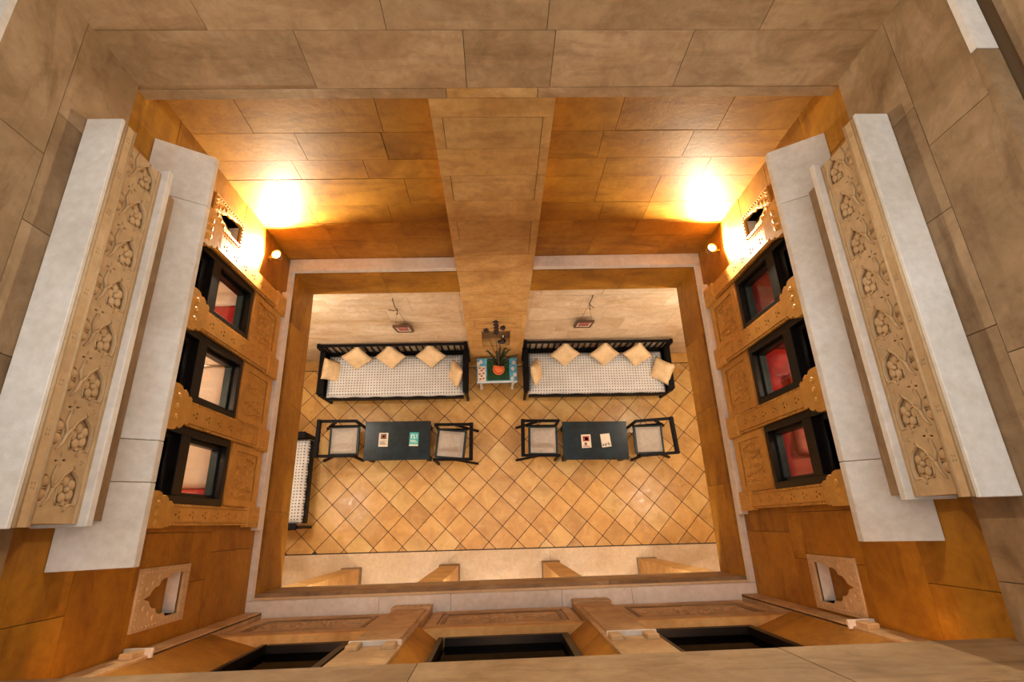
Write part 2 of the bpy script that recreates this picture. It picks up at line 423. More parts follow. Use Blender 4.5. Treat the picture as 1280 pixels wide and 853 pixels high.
# ---- back wall: recessed bays
wb = struct('wall_back', MB().box(XL - .3, XR + .3, YB + .03, YB + .3, 3.3, 7.4), 'mortar')
rows = []
zs = [ZL, 3.79, 4.08, 4.36, 4.72, 4.95, 5.24, 5.72]
for a, b in zip(zs[:-1], zs[1:]):
    br = [XL - .02, random.uniform(-1.75, -1.35), random.uniform(-1.0, -0.7), -0.35]
    br2 = [0.38, random.uniform(0.75, 1.05), random.uniform(1.35, 1.75), XR + .02]
    rows += [(a, b, br), (a, b, br2)]
masonry(wb, 'sandstone_lamp_tint', 'y', YB, -1, 0.03, rows, gap=0.0035)
# ---- ring beam above the bays
bb = struct('wall_back_beam', MB().box(XL - .3, XR + .3, YP + .02, YB + .1, ZB + .01, 7.4), 'mortar')
masonry(bb, 'sandstone_beam', 'y', YP, -1, 0.14, [(ZB, 5.77, [XL - .03, -0.27]), (ZB, 5.77, [0.30, XR + .03]), (5.77, 6.16, [XL - .03, -1.05, -0.14, 0.37, 1.14, XR + .03]), (6.16, 6.62, [XL - .03, -1.5, -0.55, 0.32, 1.5, XR + .03]), (6.62, 7.4, [XL - .03, -0.8, 0.6, XR + .03])], gap=0.0035)
# ---- central pillar, floor to beam
pil = empty('pillar', (0.015, YP, 0))
tag(pil, 'tall central sandstone pillar between the two recessed bays of the back wall', 'pillar')
NICHE = (-0.19, 0.22, 0.97, 1.60)
zs = [0.0, 0.45, 0.86, 1.66, 2.15, 2.76, 3.36, 3.70, 3.99, 4.30, 4.61, 4.93, 5.23, 5.53, ZB, 5.77]
rows = []
for i, (a, b) in enumerate(zip(zs[:-1], zs[1:])):
    br = [-0.39, 0.42]
    if i in (12, 10, 8): br = [-0.39, -0.315, 0.35, 0.42]
    if i in (11, 7): br = [-0.39, 0.352, 0.42]
    if i == 14: br = [-0.27, 0.30]
    rows.append((a, b, br))
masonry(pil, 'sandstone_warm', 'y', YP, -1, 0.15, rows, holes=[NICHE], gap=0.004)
for o in pil.children: o.location -= Vector(pil.location)
MB(lambda x, y, z: (x - pil.location.x, y - pil.location.y, z)).box(-0.38, 0.41, YP + .12, 2.72, 0.0, 5.72).build('core', 'mortar', pil)
# carved frame on the pillar round the niche
FP = lambda a, b, c: (a - pil.location.x, -c, b)
outer = [(-0.335, 0.82), (0.365, 0.82), (0.365, 2.10), (-0.335, 2.10)]
obj('niche_frame', holed(outer, [[(-0.19, 0.97), (0.22, 0.97), (0.22, 1.60), (-0.19, 1.60)], [(-0.27, 1.70), (0.30, 1.70), (0.30, 2.0), (-0.27, 2.0)]], 0.012, FP), 'sandstone_warm', pil)
for k in range(5):
    z = 1.735 + k * 0.058
    MB(lambda x, y, z: (x - pil.location.x, y, z)).box(-0.25, 0.28, -0.006, 0.004, z, z + 0.03).build('carved_band', 'sandstone_warm', pil)

# ---- side walls
def side_map(side):
    X = XL if side < 0 else XR
    return lambda u, w, z: (X - side * w, u, z)
UB0, UB1 = 0.05, 2.20          # window bay
def side_wall(side):
    nm = 'left' if side < 0 else 'right'
    f = side_map(side); X = XL if side < 0 else XR
    back = MB(f)
    # solid backing with the bay opening and two niche openings left free
    rects = [(-0.9, YB + .1, 3.3, 5.8)]
    nich = [(-0.475, -0.225, 4.40, 4.80) if side < 0 else (-0.56, -0.31, 4.36, 4.77), (2.265, 2.425, 4.42, 4.80)]
    for h in [(UB0 + .05, UB1 - .05, 3.45, 5.36)] + nich: rects = [r for q in rects for r in subtract(q, h)]
    for a0, a1, b0, b1 in rects: back.box(a0, a1, -0.25, -0.02, b0, b1)
    wl = struct('wall_' + nm, back, 'mortar')
    frames = [(-0.52, -0.18, 4.35, 4.86) if side < 0 else (-0.605, -0.265, 4.31, 4.82), (2.215, 2.475, 4.385, 4.845)]
    hol = [(UB0 + .03, UB1 - .03, ZL, 5.36)] + frames
    zs = [ZL, 4.12, 4.9, 5.36, 5.8]; brs = [[-0.9, -0.12, 2.2, 2.7], [-0.9, -0.3, 0.02, 2.2, 2.7], [-0.9, -0.1, 1.1, 2.3, 2.7], [-0.9, -0.35, 0.6, 1.5, 2.2, 2.7]]
    rows = [(a, b, br) for a, b, br in zip(zs[:-1], zs[1:], brs)]
    masonry(wl, 'sandstone_lamp_tint', 'x', X, -side, 0.03, rows, holes=hol, gap=0.0035)
    # upper wall, a little proud
    up = struct('wall_' + nm + '_upper', MB(f).box(-0.9, YB + .1, -0.25, 0.005, 5.81, 6.50), 'mortar')
    masonry(up, 'sandstone', 'x', X - side * 0.03, -side, 0.03, [(5.8, 6.2, [-0.9, -0.3, 0.75, 1.35, 1.95, 2.7]), (6.2, 6.53, [-0.9, 0.1, 0.62, 1.7, 2.7])], gap=0.004)
    # sill of the floor above and the set-back wall beyond
    sl = empty('trim_11' if side < 0 else 'trim_12'); sl['kind'] = 'structure'
    for a, b, m in ((1.93, 2.54, 'marble'), (-0.9, 1.925, 'sandstone')):
        q = [f(a, -0.07, 6.53), f(b, 0.032, 6.56)]
        piece('sill_slab', m, min(q[0][0], q[1][0]), max(q[0][0], q[1][0]), a, b, 6.53, 6.56, sl)
    hi = struct('wall_' + nm + '_top', MB(f).box(-0.9, YB + .1, -0.4, -0.11, 6.5, 8.6), 'mortar')
    masonry(hi, 'sandstone', 'x', X + side * 0.085, -side, 0.03, [(6.60, 7.2, [-0.9, 0.4, 1.6, 2.7]), (7.2, 8.0, [-0.9, -0.1, 1.1, 2.7]), (8.0, 8.6, [-0.9, 1.0, 2.7])], gap=0.004)
    # niches
    for k, (fr, ni) in enumerate(zip(frames, nich)):
        th = empty('wall_niche', f((fr[0] + fr[1]) / 2, 0, fr[2]))
        L = th.location.copy()
        g = lambda u, w, z, L=L: tuple(Vector(f(u, w, z)) - L)
        where = ('left' if side < 0 else 'right')
        tag(th, ('small carved niche with a cusped arch low on the %s wall near the front corner' if k == 0 else 'small carved niche with a cusped arch on the %s wall beside the lit back bay') % where, 'niche')
        # cusped opening
        u0, u1, z0, z1 = ni; cu = (u0 + u1) / 2; hw = (u1 - u0) / 2; hh = z1 - z0
        arch = [(u0, z0), (u1, z0), (u1, z0 + hh * .38)]
        prof = [(1.0, .38), (.80, .43), (.82, .55), (.70, .64), (.50, .66), (.46, .76), (.30, .82), (.12, .86), (0, 1.0)]
        arch += [(cu + hw * a, z0 + hh * b) for a, b in prof[1:]] + [(cu - hw * a, z0 + hh * b) for a, b in prof[::-1][1:]]
        arch = arch[:-1] + [(u0, z0 + hh * .38)]
        outer = [(fr[0], fr[2]), (fr[1], fr[2]), (fr[1], fr[3]), (fr[0], fr[3])]
        obj('carved_frame', holed(outer, [arch], 0.035, lambda a, b, c: g(a, c - 0.022, b)), 'carved_yellow' if k else 'carved_stone', th)
        rec = MB(g).box(u0 - .01, u1 + .01, -0.125, -0.10, z0 - .01, z1 + .01)
        rec.box(u0 - .02, u0 - .0, -0.11, -0.022, z0 - .01, z1 + .01).box(u1, u1 + .02, -0.11, -0.022, z0 - .01, z1 + .01)
        rec.build('recess', 'sandstone_lamp_tint', th)
        MB(g).box(u0, u1, -0.11, -0.02, z0 - .02, z0 + .001).build('recess_floor', 'marble', th)
        MB(g).box(u0, u1, -0.11, -0.02, z1, z1 + .02).build('recess_top', 'sandstone_warm', th)
        # beaded border
        b = MB(g); d = 0.022
        for (a0, b0, a1, b1) in ((fr[0] + d, fr[2] + d, fr[1] - d, fr[2] + d), (fr[1] - d, fr[2] + d, fr[1] - d, fr[3] - d), (fr[1] - d, fr[3] - d, fr[0] + d, fr[3] - d), (fr[0] + d, fr[3] - d, fr[0] + d, fr[2] + d)):
            n = int(math.hypot(a1 - a0, b1 - b0) / 0.03)
            for i in range(n):
                t = (i + .5) / n; b.blob((a0 + (a1 - a0) * t, 0.014, b0 + (b1 - b0) * t), (0.009, 0.006, 0.009), 6, 4)
        b.build('beading', 'carved_yellow' if k else 'carved_stone', th)
        b = MB(g)
        for s in (-1, 1):
            for i in range(3):
                b.blob((cu + s * (hw * (.9 - .25 * i)), 0.014, z0 + hh * (.70 + .13 * i)), (0.018, 0.007, 0.013), 7, 4)
        b.build('spandrel_leaf', 'carved_yellow' if k else 'carved_stone', th)
side_wall(-1); side_wall(1)

# ---- front wall below the camera
wf = struct('wall_front', MB().box(XL - .3, XR + .3, -1.15, -0.86, 3.3, 7.2), 'mortar')
bf = struct('wall_front_beam', MB().box(XL - .3, XR + .3, -0.86, -0.55, 5.74, 7.2), 'mortar')
masonry(bf, 'sandstone', 'y', -0.53, 1, 0.03, [(5.73, 6.3, [XL - .02, -0.35, 1.18, XR + .02]), (6.3, 7.2, [XL - .02, -1.2, 0.3, 1.4, XR + .02])], gap=0.004)
COLS = [(-2.12, -1.98), (-0.88, -0.57), (0.60, 0.90), (2.06, 2.20)]
GLASS = [(-1.62, -1.02), (-0.43, 0.46), (1.02, 1.75)]
PANELS = [(-1.98, -0.88), (-0.57, 0.60), (0.90, 2.06)]
wheres = ['beneath the left dark window', 'beneath the middle dark window', 'beneath the right dark window']
for k, (x0, x1) in enumerate(COLS):
    th = empty('stone_post', ((x0 + x1) / 2, -0.75, ZL)); L = th.location.copy()
    g = lambda x, y, z, L=L: (x - L.x, y - L.y, z - L.z)
    tag(th, ['half post in the corner of the front wall against the left wall', 'sandstone post between the left and middle front windows', 'sandstone post between the middle and right front windows', 'half post in the corner of the front wall against the right wall'][k], 'post')
    MB(g).box(x0, x1, -0.86, -0.625, ZL, 5.73).build('shaft', 'sandstone_beam', th, bevel=0.004)
    if k in (1, 2):
        cm = (x0 + x1) / 2; hw = (x1 - x0) / 2
        MB(g).box(x0 + .03, x1 - .03, -0.63, -0.612, ZL + .2, 4.78).build('raised_face', 'sandstone_beam', th, bevel=0.003)
        MB(g).box(x0 - .005, x1 + .005, -0.63, -0.605, ZL, ZL + .17).build('base_block', 'carved_stone', th, bevel=0.003)
        b = MB(g)
        for i in range(6): b.blob((x0 + .03 + i * (x1 - x0 - .06) / 5, -0.604, ZL + .09), (0.016, 0.006, 0.03), 7, 4)
        b.build('base_carving', 'carved_stone', th)
        cap = MB(g).box(x0 + .01, x1 - .0, -0.64, -0.598, 4.85, 4.87)
        cap.build('capital', 'marble', th, bevel=0.003)
        for s in (-1, 1):
            MB(g).box(cm + s * .10 - .035, cm + s * .10 + .035, -0.63, -0.600, 4.87, 4.98).build('bracket_block', 'carved_stone', th, bevel=0.004)
    else:
        xa = x0 if k == 0 else x1 - .13
        MB(g).box(xa if k == 0 else x1 - .16, (x0 + .16) if k == 0 else x1, -0.64, -0.59, 4.85, 4.87).build('capital', 'marble', th, bevel=0.003)
        MB(g).box((x0 + .05) if k == 0 else (x1 - .12), (x0 + .12) if k == 0 else (x1 - .05), -0.63, -0.595, 4.87, 4.98).build('bracket_block', 'carved_stone', th, bevel=0.004)
        MB(g).box(x0 if k == 0 else x1 - .14, x0 + .14 if k == 0 else x1, -0.64, -0.62, ZL, 4.84).build('raised_face', 'sandstone_beam', th, bevel=0.003)
for k, (x0, x1) in enumerate(PANELS):
    th = empty('window_apron', ((x0 + x1) / 2, -0.70, ZL)); L = th.location.copy()
    g = lambda x, y, z, L=L: (x - L.x, y - L.y, z - L.z)
    tag(th, 'carved sandstone apron panel with a thick sill ' + wheres[k], 'panel')
    z0, z1 = ZL + .02, 4.13
    MB(g).box(x0 + .002, x1 - .002, -0.855, -0.676, ZL, z1).build('slab', 'sandstone_beam', th)
    fr = [(x0 + .03, z0), (x1 - .03, z0), (x1 - .03, z1 - .01), (x0 + .03, z1 - .01)]
    inn = [(x0 + .10, z0 + .08), (x1 - .10, z0 + .08), (x1 - .10, z1 - .09), (x0 + .10, z1 - .09)]
    obj('border', holed(fr, [inn], 0.014, lambda a, b, c: g(a, -0.677 + c, b)), 'sandstone_beam', th)
    inn2 = [(x0 + .125, z0 + .105), (x1 - .125, z0 + .105), (x1 - .125, z1 - .115), (x0 + .125, z1 - .115)]
    inn3 = [(x0 + .15, z0 + .13), (x1 - .15, z0 + .13), (x1 - .15, z1 - .14), (x0 + .15, z1 - .14)]
    obj('inner_border', holed(inn2, [inn3], 0.010, lambda a, b, c: g(a, -0.677 + c, b)), 'sandstone', th)
    b = MB(g); cx = (x0 + x1) / 2; cz = (z0 + z1) / 2
    for r, n, s in ((0.15, 12, .022), (0.08, 8, .02)):
        for i in range(n): b.blob((cx + r * math.cos(i * 2 * math.pi / n), -0.674, cz + r * math.sin(i * 2 * math.pi / n)), (s, 0.012, s), 6, 4)
    for s in (-1, 1):
        for i in range(4): b.blob((cx + s * (.22 + .05 * i), -0.674, cz + (.05 if i % 2 else -.05)), (0.035, 0.010, 0.02), 6, 4)
    b.build('rosette', 'sandstone_beam', th)
    MB(g).box(x0 + .01, x1 - .01, -0.855, -0.662, 4.13, 4.20).build('sill', 'sandstone_warm', th, bevel=0.005)
    # splayed jambs
    gx0, gx1 = GLASS[k]
    for s, (a, c) in enumerate(((x0, gx0), (x1, gx1))):
        q = [(a, -0.64, 4.2), (c, -0.745, 4.2), (c, -0.855, 4.2), (a, -0.855, 4.2)]
        MB(g).hexa(q, [(x, y, 5.73) for x, y, z in q]).build('jamb', 'sandstone_lamp_tint', th)
    MB(g).box(x0, x1, -0.76, -0.655, 5.35, 5.73).build('lintel', 'sandstone', th)
# front windows (dark)
for k, (x0, x1) in enumerate(GLASS):
    b = MB().box(x0, x0 + .03, -0.80, -0.714, 4.2, 5.35).box(x1 - .045, x1, -0.80, -0.714, 4.2, 5.35).box(x0 + .045, x1 - .045, -0.80, -0.714, 4.2, 4.25).box(x0 + .045, x1 - .045, -0.80, -0.714, 5.30, 5.35)
    wn = struct('window_%d' % (7 + k), b, 'dark_frame')
    wn['label'] = 'dark framed window ' + ['at the left of the front wall', 'in the middle of the front wall', 'at the right of the front wall'][k]
    MB().box(x0 + .045, x1 - .045, -0.770, -0.763, 4.25, 5.30).build('pane', 'smoked_glass', wn)
    MB().box(x0 + .05, x1 - .05, -0.853, -0.846, 4.25, 5.30).build('blind', 'dark_red' if k == 1 else 'dark_frame', wn)

# ================================================================== WINDOW BAYS, EAVES, PARAPETS
PILS = [(0.06, 0.195), (0.69, 0.86), (1.36, 1.53), (2.005, 2.175)]
def bay(side):
    nm = 'left' if side < 0 else 'right'
    f0 = side_map(side)
    th = empty('window_bay', f0(1.13, 0, ZL)); L = th.location.copy()
    g = lambda u, w, z: tuple(Vector(f0(u, w, z)) - L)
    tag(th, 'projecting carved window bay of yellow sandstone on the %s wall' % nm, 'window bay')
    MB(g).box(0.02, 2.27, -0.05, 0.062, ZL + .002, 3.50).build('base_slab', 'marble', th, bevel=0.004)
    MB(g).box(UB0 + .03, UB1 - .03, -0.06, 0.045, 5.25, 5.36).build('head_beam', 'carved_yellow', th)
    for k, (u0, u1) in enumerate(PILS):
        c = (u0 + u1) / 2; hw = (u1 - u0) / 2
        p = MB(g).box(u0 + .012, u1 - .012, -0.10, 0.034, 3.50, 5.25).build('pilaster', 'carved_yellow', th)
        # front plate with incised flower marks
        holes = []
        for i in range(6):
            z = 3.86 + i * 0.16
            for q in range(3):
                a = 2 * math.pi * q / 3 + math.pi / 2
                cc = (c + 0.018 * math.cos(a), z + 0.024 * math.sin(a))
                holes.append([(cc[0] + 0.010 * math.cos(t), cc[1] + 0.012 * math.sin(t)) for t in [j * math.pi / 3 for j in range(6)]])
        obj('face_plate', holed([(u0 + .022, 3.5), (u1 - .022, 3.5), (u1 - .022, 5.24), (u0 + .022, 5.24)], holes, 0.012, lambda a, b, cz: g(a, 0.034 + cz, b)), 'carved_yellow', p)
        rope = MB(g)
        for s in (-1, 1):
            for i in range(38):
                z = 3.52 + i * 0.034; rope.box(c + s * (hw - .009) - .007, c + s * (hw - .009) + .007, 0.025, 0.042, z, z + 0.024)
        rope.build('rope_moulding', 'carved_yellow', p)
        bb_ = MB(g).box(u0 - .012, u1 + .012, -0.02, 0.056, 3.50, 3.70).build('base_block', 'carved_yellow', th, bevel=0.004)
        b = MB(g)
        for i in range(4):
            for j in range(3): b.blob((u0 + .015 + j * (2 * hw - .03) / 2, 0.057, 3.525 + i * 0.05), (0.014, 0.007, 0.014), 6, 4)
        b.build('base_studs', 'carved_yellow', bb_)
        # scalloped capital bracket spreading over the window frame
        if True:
            zc = 4.80; prof = [(0, 0), (.018, .0), (.030, .02), (.024, .045), (.045, .055), (.062, .085), (.052, .11), (.075, .13), (.082, .16), (.082, .22), (0, .22)]
            poly = [(c + hw + a - .02, zc + b_) for a, b_ in prof] ; poly2 = [(c - hw - a + .02, zc + b_) for a, b_ in prof]
            lo = max(u0 - .07, 0.0)
            full = [(a, b_) for a, b_ in poly[1:-1]] + [(c, zc + .22)] + [(a, b_) for a, b_ in poly2[1:-1]][::-1]
            MB(g).prism([(max(a, .045), b_) for a, b_ in full], 0.048, 0.085, 'xz').build('capital_bracket', 'carved_yellow', th)
            b = MB(g)
            for i in range(3): b.blob((c + (i - 1) * hw * .8, 0.086, zc + .15), (0.026, 0.010, 0.022), 7, 4)
            b.build('capital_carving', 'carved_yellow', th)
    spans = [(PILS[i][1], PILS[i + 1][0]) for i in range(3)]
    for k, (u0, u1) in enumerate(spans):
        c = (u0 + u1) / 2
        pn = MB(g).box(u0 - .012, u1 + .012, -0.10, 0.012, 3.50, 4.075).build('apron_panel', 'carved_yellow', th)
        fr = [(u0 + .01, 3.52), (u1 - .01, 3.52), (u1 - .01, 4.06), (u0 + .01, 4.06)]
        inn = [(u0 + .06, 3.60), (u1 - .06, 3.60), (u1 - .06, 3.985), (u0 + .06, 3.985)]
        obj('panel_border', holed(fr, [inn], 0.014, lambda a, b, cz: g(a, 0.012 + cz, b)), 'carved_yellow', pn)
        b = MB(g)
        for r in range(6):
            t = -1 + 2 * (r + .5) / 6
            for q in range(5):
                z = 3.64 + q * 0.078
                ang = (r * 2 + q * 3) * 0.9
                b.blob((c + t * (u1 - u0 - .15) / 2, 0.014, z + .012 * math.sin(ang)), (0.022 + .008 * math.sin(ang), 0.010, 0.018 + .008 * math.cos(ang)), 6, 4)
        b.build('foliage_relief', 'carved_yellow', pn)
        b = MB(g)
        for s in (-1, 1):
            pts = []
            for i in range(22):
                t = i / 21; pts.append((c + s * (0.03 + 0.13 * t), 0.018, 3.79 + 0.14 * math.sin(t * 7)))
            b.tube(pts, 0.007, 5)
        b.build('vine_relief', 'carved_yellow', pn)
    return th
bay(-1); bay(1)
# windows of the two side bays
def bay_window(side, k):
    u0, u1 = [(PILS[i][1], PILS[i + 1][0]) for i in range(3)][k]
    f = side_map(side)
    b = MB(f); F = 0.052
    z0, z1 = 4.078, 5.25
    for a0, a1, b0, b1 in ((u0, u0 + F, z0, z1), (u1 - F, u1, z0, z1), (u0 + F, u1 - F, z0, z0 + .05), (u0 + F, u1 - F, z1 - .04, z1), (u0 + F, u1 - F, 4.62, 4.73)):
        b.box(a0, a1, -0.095, 0.018, b0, b1)
    order = ['nearest the back wall', 'in the middle', 'nearest the front wall'][2 - k]
    wn = struct('window_%d' % ((1 if side < 0 else 4) + k), b, 'dark_frame', bevel=0.003)
    wn['label'] = 'black framed window %s of the %s bay' % (order, 'left' if side < 0 else 'right')
    # inner sash, stepped back
    s = MB(f); S = 0.028
    a0, a1, b0, b1 = u0 + F, u1 - F, z0 + .05, 4.62
    for r in ((a0, a0 + S, b0, b1), (a1 - S, a1, b0, b1), (a0 + S, a1 - S, b1 - S, b1)): s.box(r[0], r[1], -0.09, -0.03, r[2], r[3])
    s.build('sash', 'dark_frame', wn, bevel=0.003)
    MB(f).box(a0 + S, a1 - S, -0.09, -0.035, b0, b0 + S * .8).build('sash_rail', 'seat_rail', wn, bevel=0.002)  # grey-blue highlight of the bottom rail painted as its colour
    MB(f).box(a0 + S, a1 - S, -0.072, -0.066, b0 + S * .8, b1 - S).build('pane', 'clear_glass', wn)
    # arched upper light
    za, zb = 4.73, z1 - .04; c = (a0 + a1) / 2; hw = (a1 - a0) / 2 - .03
    arch = [(c - hw, za + .03), (c + hw, za + .03), (c + hw, za + .28)] + [(c + hw * math.cos(t), za + .28 + .11 * math.sin(t)) for t in [math.pi * j / 8 for j in range(1, 8)]] + [(c - hw, za + .28)]
    obj('upper_sash', holed([(a0, za), (a1, za), (a1, zb), (a0, zb)], [arch], 0.05, lambda a, b_, cz: f(a, -0.08 + cz, b_)), 'dark_frame', wn)
    MB(f).box(a0, a1, -0.068, -0.064, za, zb).build('upper_pane', 'smoked_glass', wn)
for s in (-1, 1):
    for k in range(3): bay_window(s, k)
# alcoves behind the bays
def alcove(side):
    f = side_map(side)
    b = MB(f).box(0.05, 2.2, -1.32, -0.26, 3.85, 3.9).box(0.05, 2.2, -1.32, -0.26, 5.36, 5.42).box(0.05, 2.2, -1.40, -1.32, 3.85, 5.42).box(-0.02, 0.05, -1.4, -0.26, 3.85, 5.42).box(2.2, 2.27, -1.4, -0.26, 3.85, 5.42)
    b.box(0.10, 2.15, -0.26, -0.11, 3.85, 3.9)
    struct('wall_left_alcove' if side < 0 else 'wall_right_alcove', b, 'plaster')
    l = bpy.data.lights.new('alcove_light', 'POINT'); l.energy = 42 if side < 0 else 24; l.color = (1, .78, .55); l.shadow_soft_size = 0.06  # unseen lamp added to brighten the alcove
    th = empty('added_alcove_lamp', f(1.13, -0.85, 5.36)); L = th.location.copy()
    tag(th, 'added unseen lamp lighting the alcove behind the %s window bay' % ('left' if side < 0 else 'right'), 'lamp')
    MB().lathe([(0.07, 0.0), (0.07, -0.03), (0.05, -0.035)], (0, 0, 0), 16).build('lamp_base', 'brass', th, True)
    MB().lathe([(0.05, -0.035), (0.055, -0.06), (0.03, -0.085), (0.004, -0.09)], (0, 0, 0), 16).build('lamp_globe', 'bulb_soft', th, True)
    lo = bpy.data.objects.new('lamp_light', l); COL.objects.link(lo); lo.parent = th; lo.location = (0, 0, -0.16)
alcove(-1); alcove(1)
def soft_sheet(name, f, u0, u1, w0, w1, z, mat, label, cat, seed, amp=0.012, thick=0.10, sag=0.0):
    """a padded cloth: top grid with folds over a slab"""
    rnd = random.Random(seed); nu, nw = 22, 14; b = MB(f); vs = []; fs = []
    ph = [rnd.uniform(0, 6) for _ in range(6)]
    for i in range(nu + 1):
        for j in range(nw + 1):
            s, t = i / nu, j / nw
            e = min(s, 1 - s, t, 1 - t); edge = min(1, e / 0.08) ** 0.5
            h = amp * (math.sin(9 * s + 5 * t + ph[0]) + .7 * math.sin(15 * t - 7 * s + ph[1]) + .5 * math.sin(23 * s + 11 * t + ph[2]))
            vs.append((u0 + (u1 - u0) * s, w0 + (w1 - w0) * t, z - thick * .35 * (1 - edge) + h * edge))
    for i in range(nu):
        for j in range(nw): a = i * (nw + 1) + j; fs.append((a, a + 1, a + nw + 2, a + nw + 1))
    n = len(vs)
    bd = [i * (nw + 1) for i in range(nu + 1)] + [nu * (nw + 1) + j for j in range(1, nw + 1)] + [i * (nw + 1) + nw for i in range(nu - 1, -1, -1)] + [j for j in range(nw - 1, 0, -1)]
    for k in bd: vs.append((vs[k][0], vs[k][1], z - thick))
    m = len(bd)
    for k in range(m): fs.append((bd[k], bd[(k + 1) % m], n + (k + 1) % m, n + k))
    fs.append(tuple(range(n, n + m)))
    o = b.add(vs, fs).build(name, mat, None, True); tag(o, label, cat); return o
fl, fr_ = side_map(-1), side_map(1)
soft_sheet('mattress', fl, 0.345, 1.56, -1.28, -0.12, 4.03, 'white_cloth', 'long crumpled off-white bedding behind the middle and front windows of the left bay', 'bedding', 1, 0.010, 0.125)
soft_sheet('red_blanket', fl, 1.565, 1.90, -1.28, -0.12, 4.03, 'red_fabric', 'red blanket behind the left bay window nearest the back wall', 'blanket', 2, 0.006, 0.125)
soft_sheet('mattress', fl, 1.905, 2.14, -1.28, -0.12, 4.02, 'white_cloth', 'plain beige bedding beyond the red blanket behind the left bay', 'bedding', 3, 0.004, 0.115)
soft_sheet('red_blanket', fl, 0.10, 0.34, -1.28, -0.12, 4.02, 'red_fabric', 'red strip of blanket behind the left bay window nearest the front', 'blanket', 5, 0.004, 0.115)
soft_sheet('red_mattress', fr_, 1.40, 2.14, -1.28, -0.12, 4.03, 'dark_red', 'dark red mattress behind the right bay window nearest the back wall', 'mattress', 6, 0.012, 0.125)
soft_sheet('red_mattress', fr_, 0.80, 1.39, -1.28, -0.12, 4.03, 'red_fabric', 'bright red mattress behind the middle right window', 'mattress', 7, 0.016, 0.125)
soft_sheet('red_mattress', fr_, 0.10, 0.79, -1.28, -0.12, 4.03, 'pink_fabric', 'faded red mattress behind the right bay window nearest the front', 'mattress', 8, 0.012, 0.125)
soft_sheet('pillow', fr_, 0.46, 0.66, -0.50, -0.24, 4.10, 'pillow_pink', 'faded pink pillow on the mattress behind the right bay window nearest the front', 'pillow', 9, 0.004, 0.055)
soft_sheet('pillow', fr_, 0.98, 1.14, -0.50, -0.30, 4.112, 'pillow_orange', 'orange pillow on the bright red mattress behind the middle right window', 'pillow', 10, 0.004, 0.055)
ro = MB(fl).tube([(1.315, -0.14, 4.10), (1.315, -0.40, 4.10)], 0.010, 8).box(1.30, 1.33, -0.42, -0.40, 4.02, 4.115).build('curtain_rod', 'metal_rod', None, True)
tag(ro, 'thin metal rod lying on the bedding behind the middle left window', 'rod')

# ---- stone eaves
def eave(side, breaks):
    nm = 'left' if side < 0 else 'right'; f0 = side_map(side)
    th = empty('stone_eave', f0(1.1, 0, 5.4)); L = th.location.copy()
    g = lambda u, w, z: tuple(Vector(f0(u, w, z)) - L)
    tag(th, 'pale marble eave sloping out over the %s window bay' % nm, 'eave')
    W, zi, zo, t = 0.285, 5.365, 5.555, 0.045
    for a, b in zip(breaks[:-1], breaks[1:]):
        MB(g).hexa([(a + .0015, 0.001, zo), (a + .0015, W, zi), (a + .0015, W, zi - t), (a + .0015, 0.001, zo - t * 1.3)], [(b - .0015, 0.001, zo), (b - .0015, W, zi), (b - .0015, W, zi - t), (b - .0015, 0.001, zo - t * 1.3)]).build('eave_slab', 'marble', th, bevel=0.003)
eave(-1, [-0.145, 0.27, 0.49, 1.99, 2.37]); eave(1, [-0.145, 0.27, 1.95, 2.37])
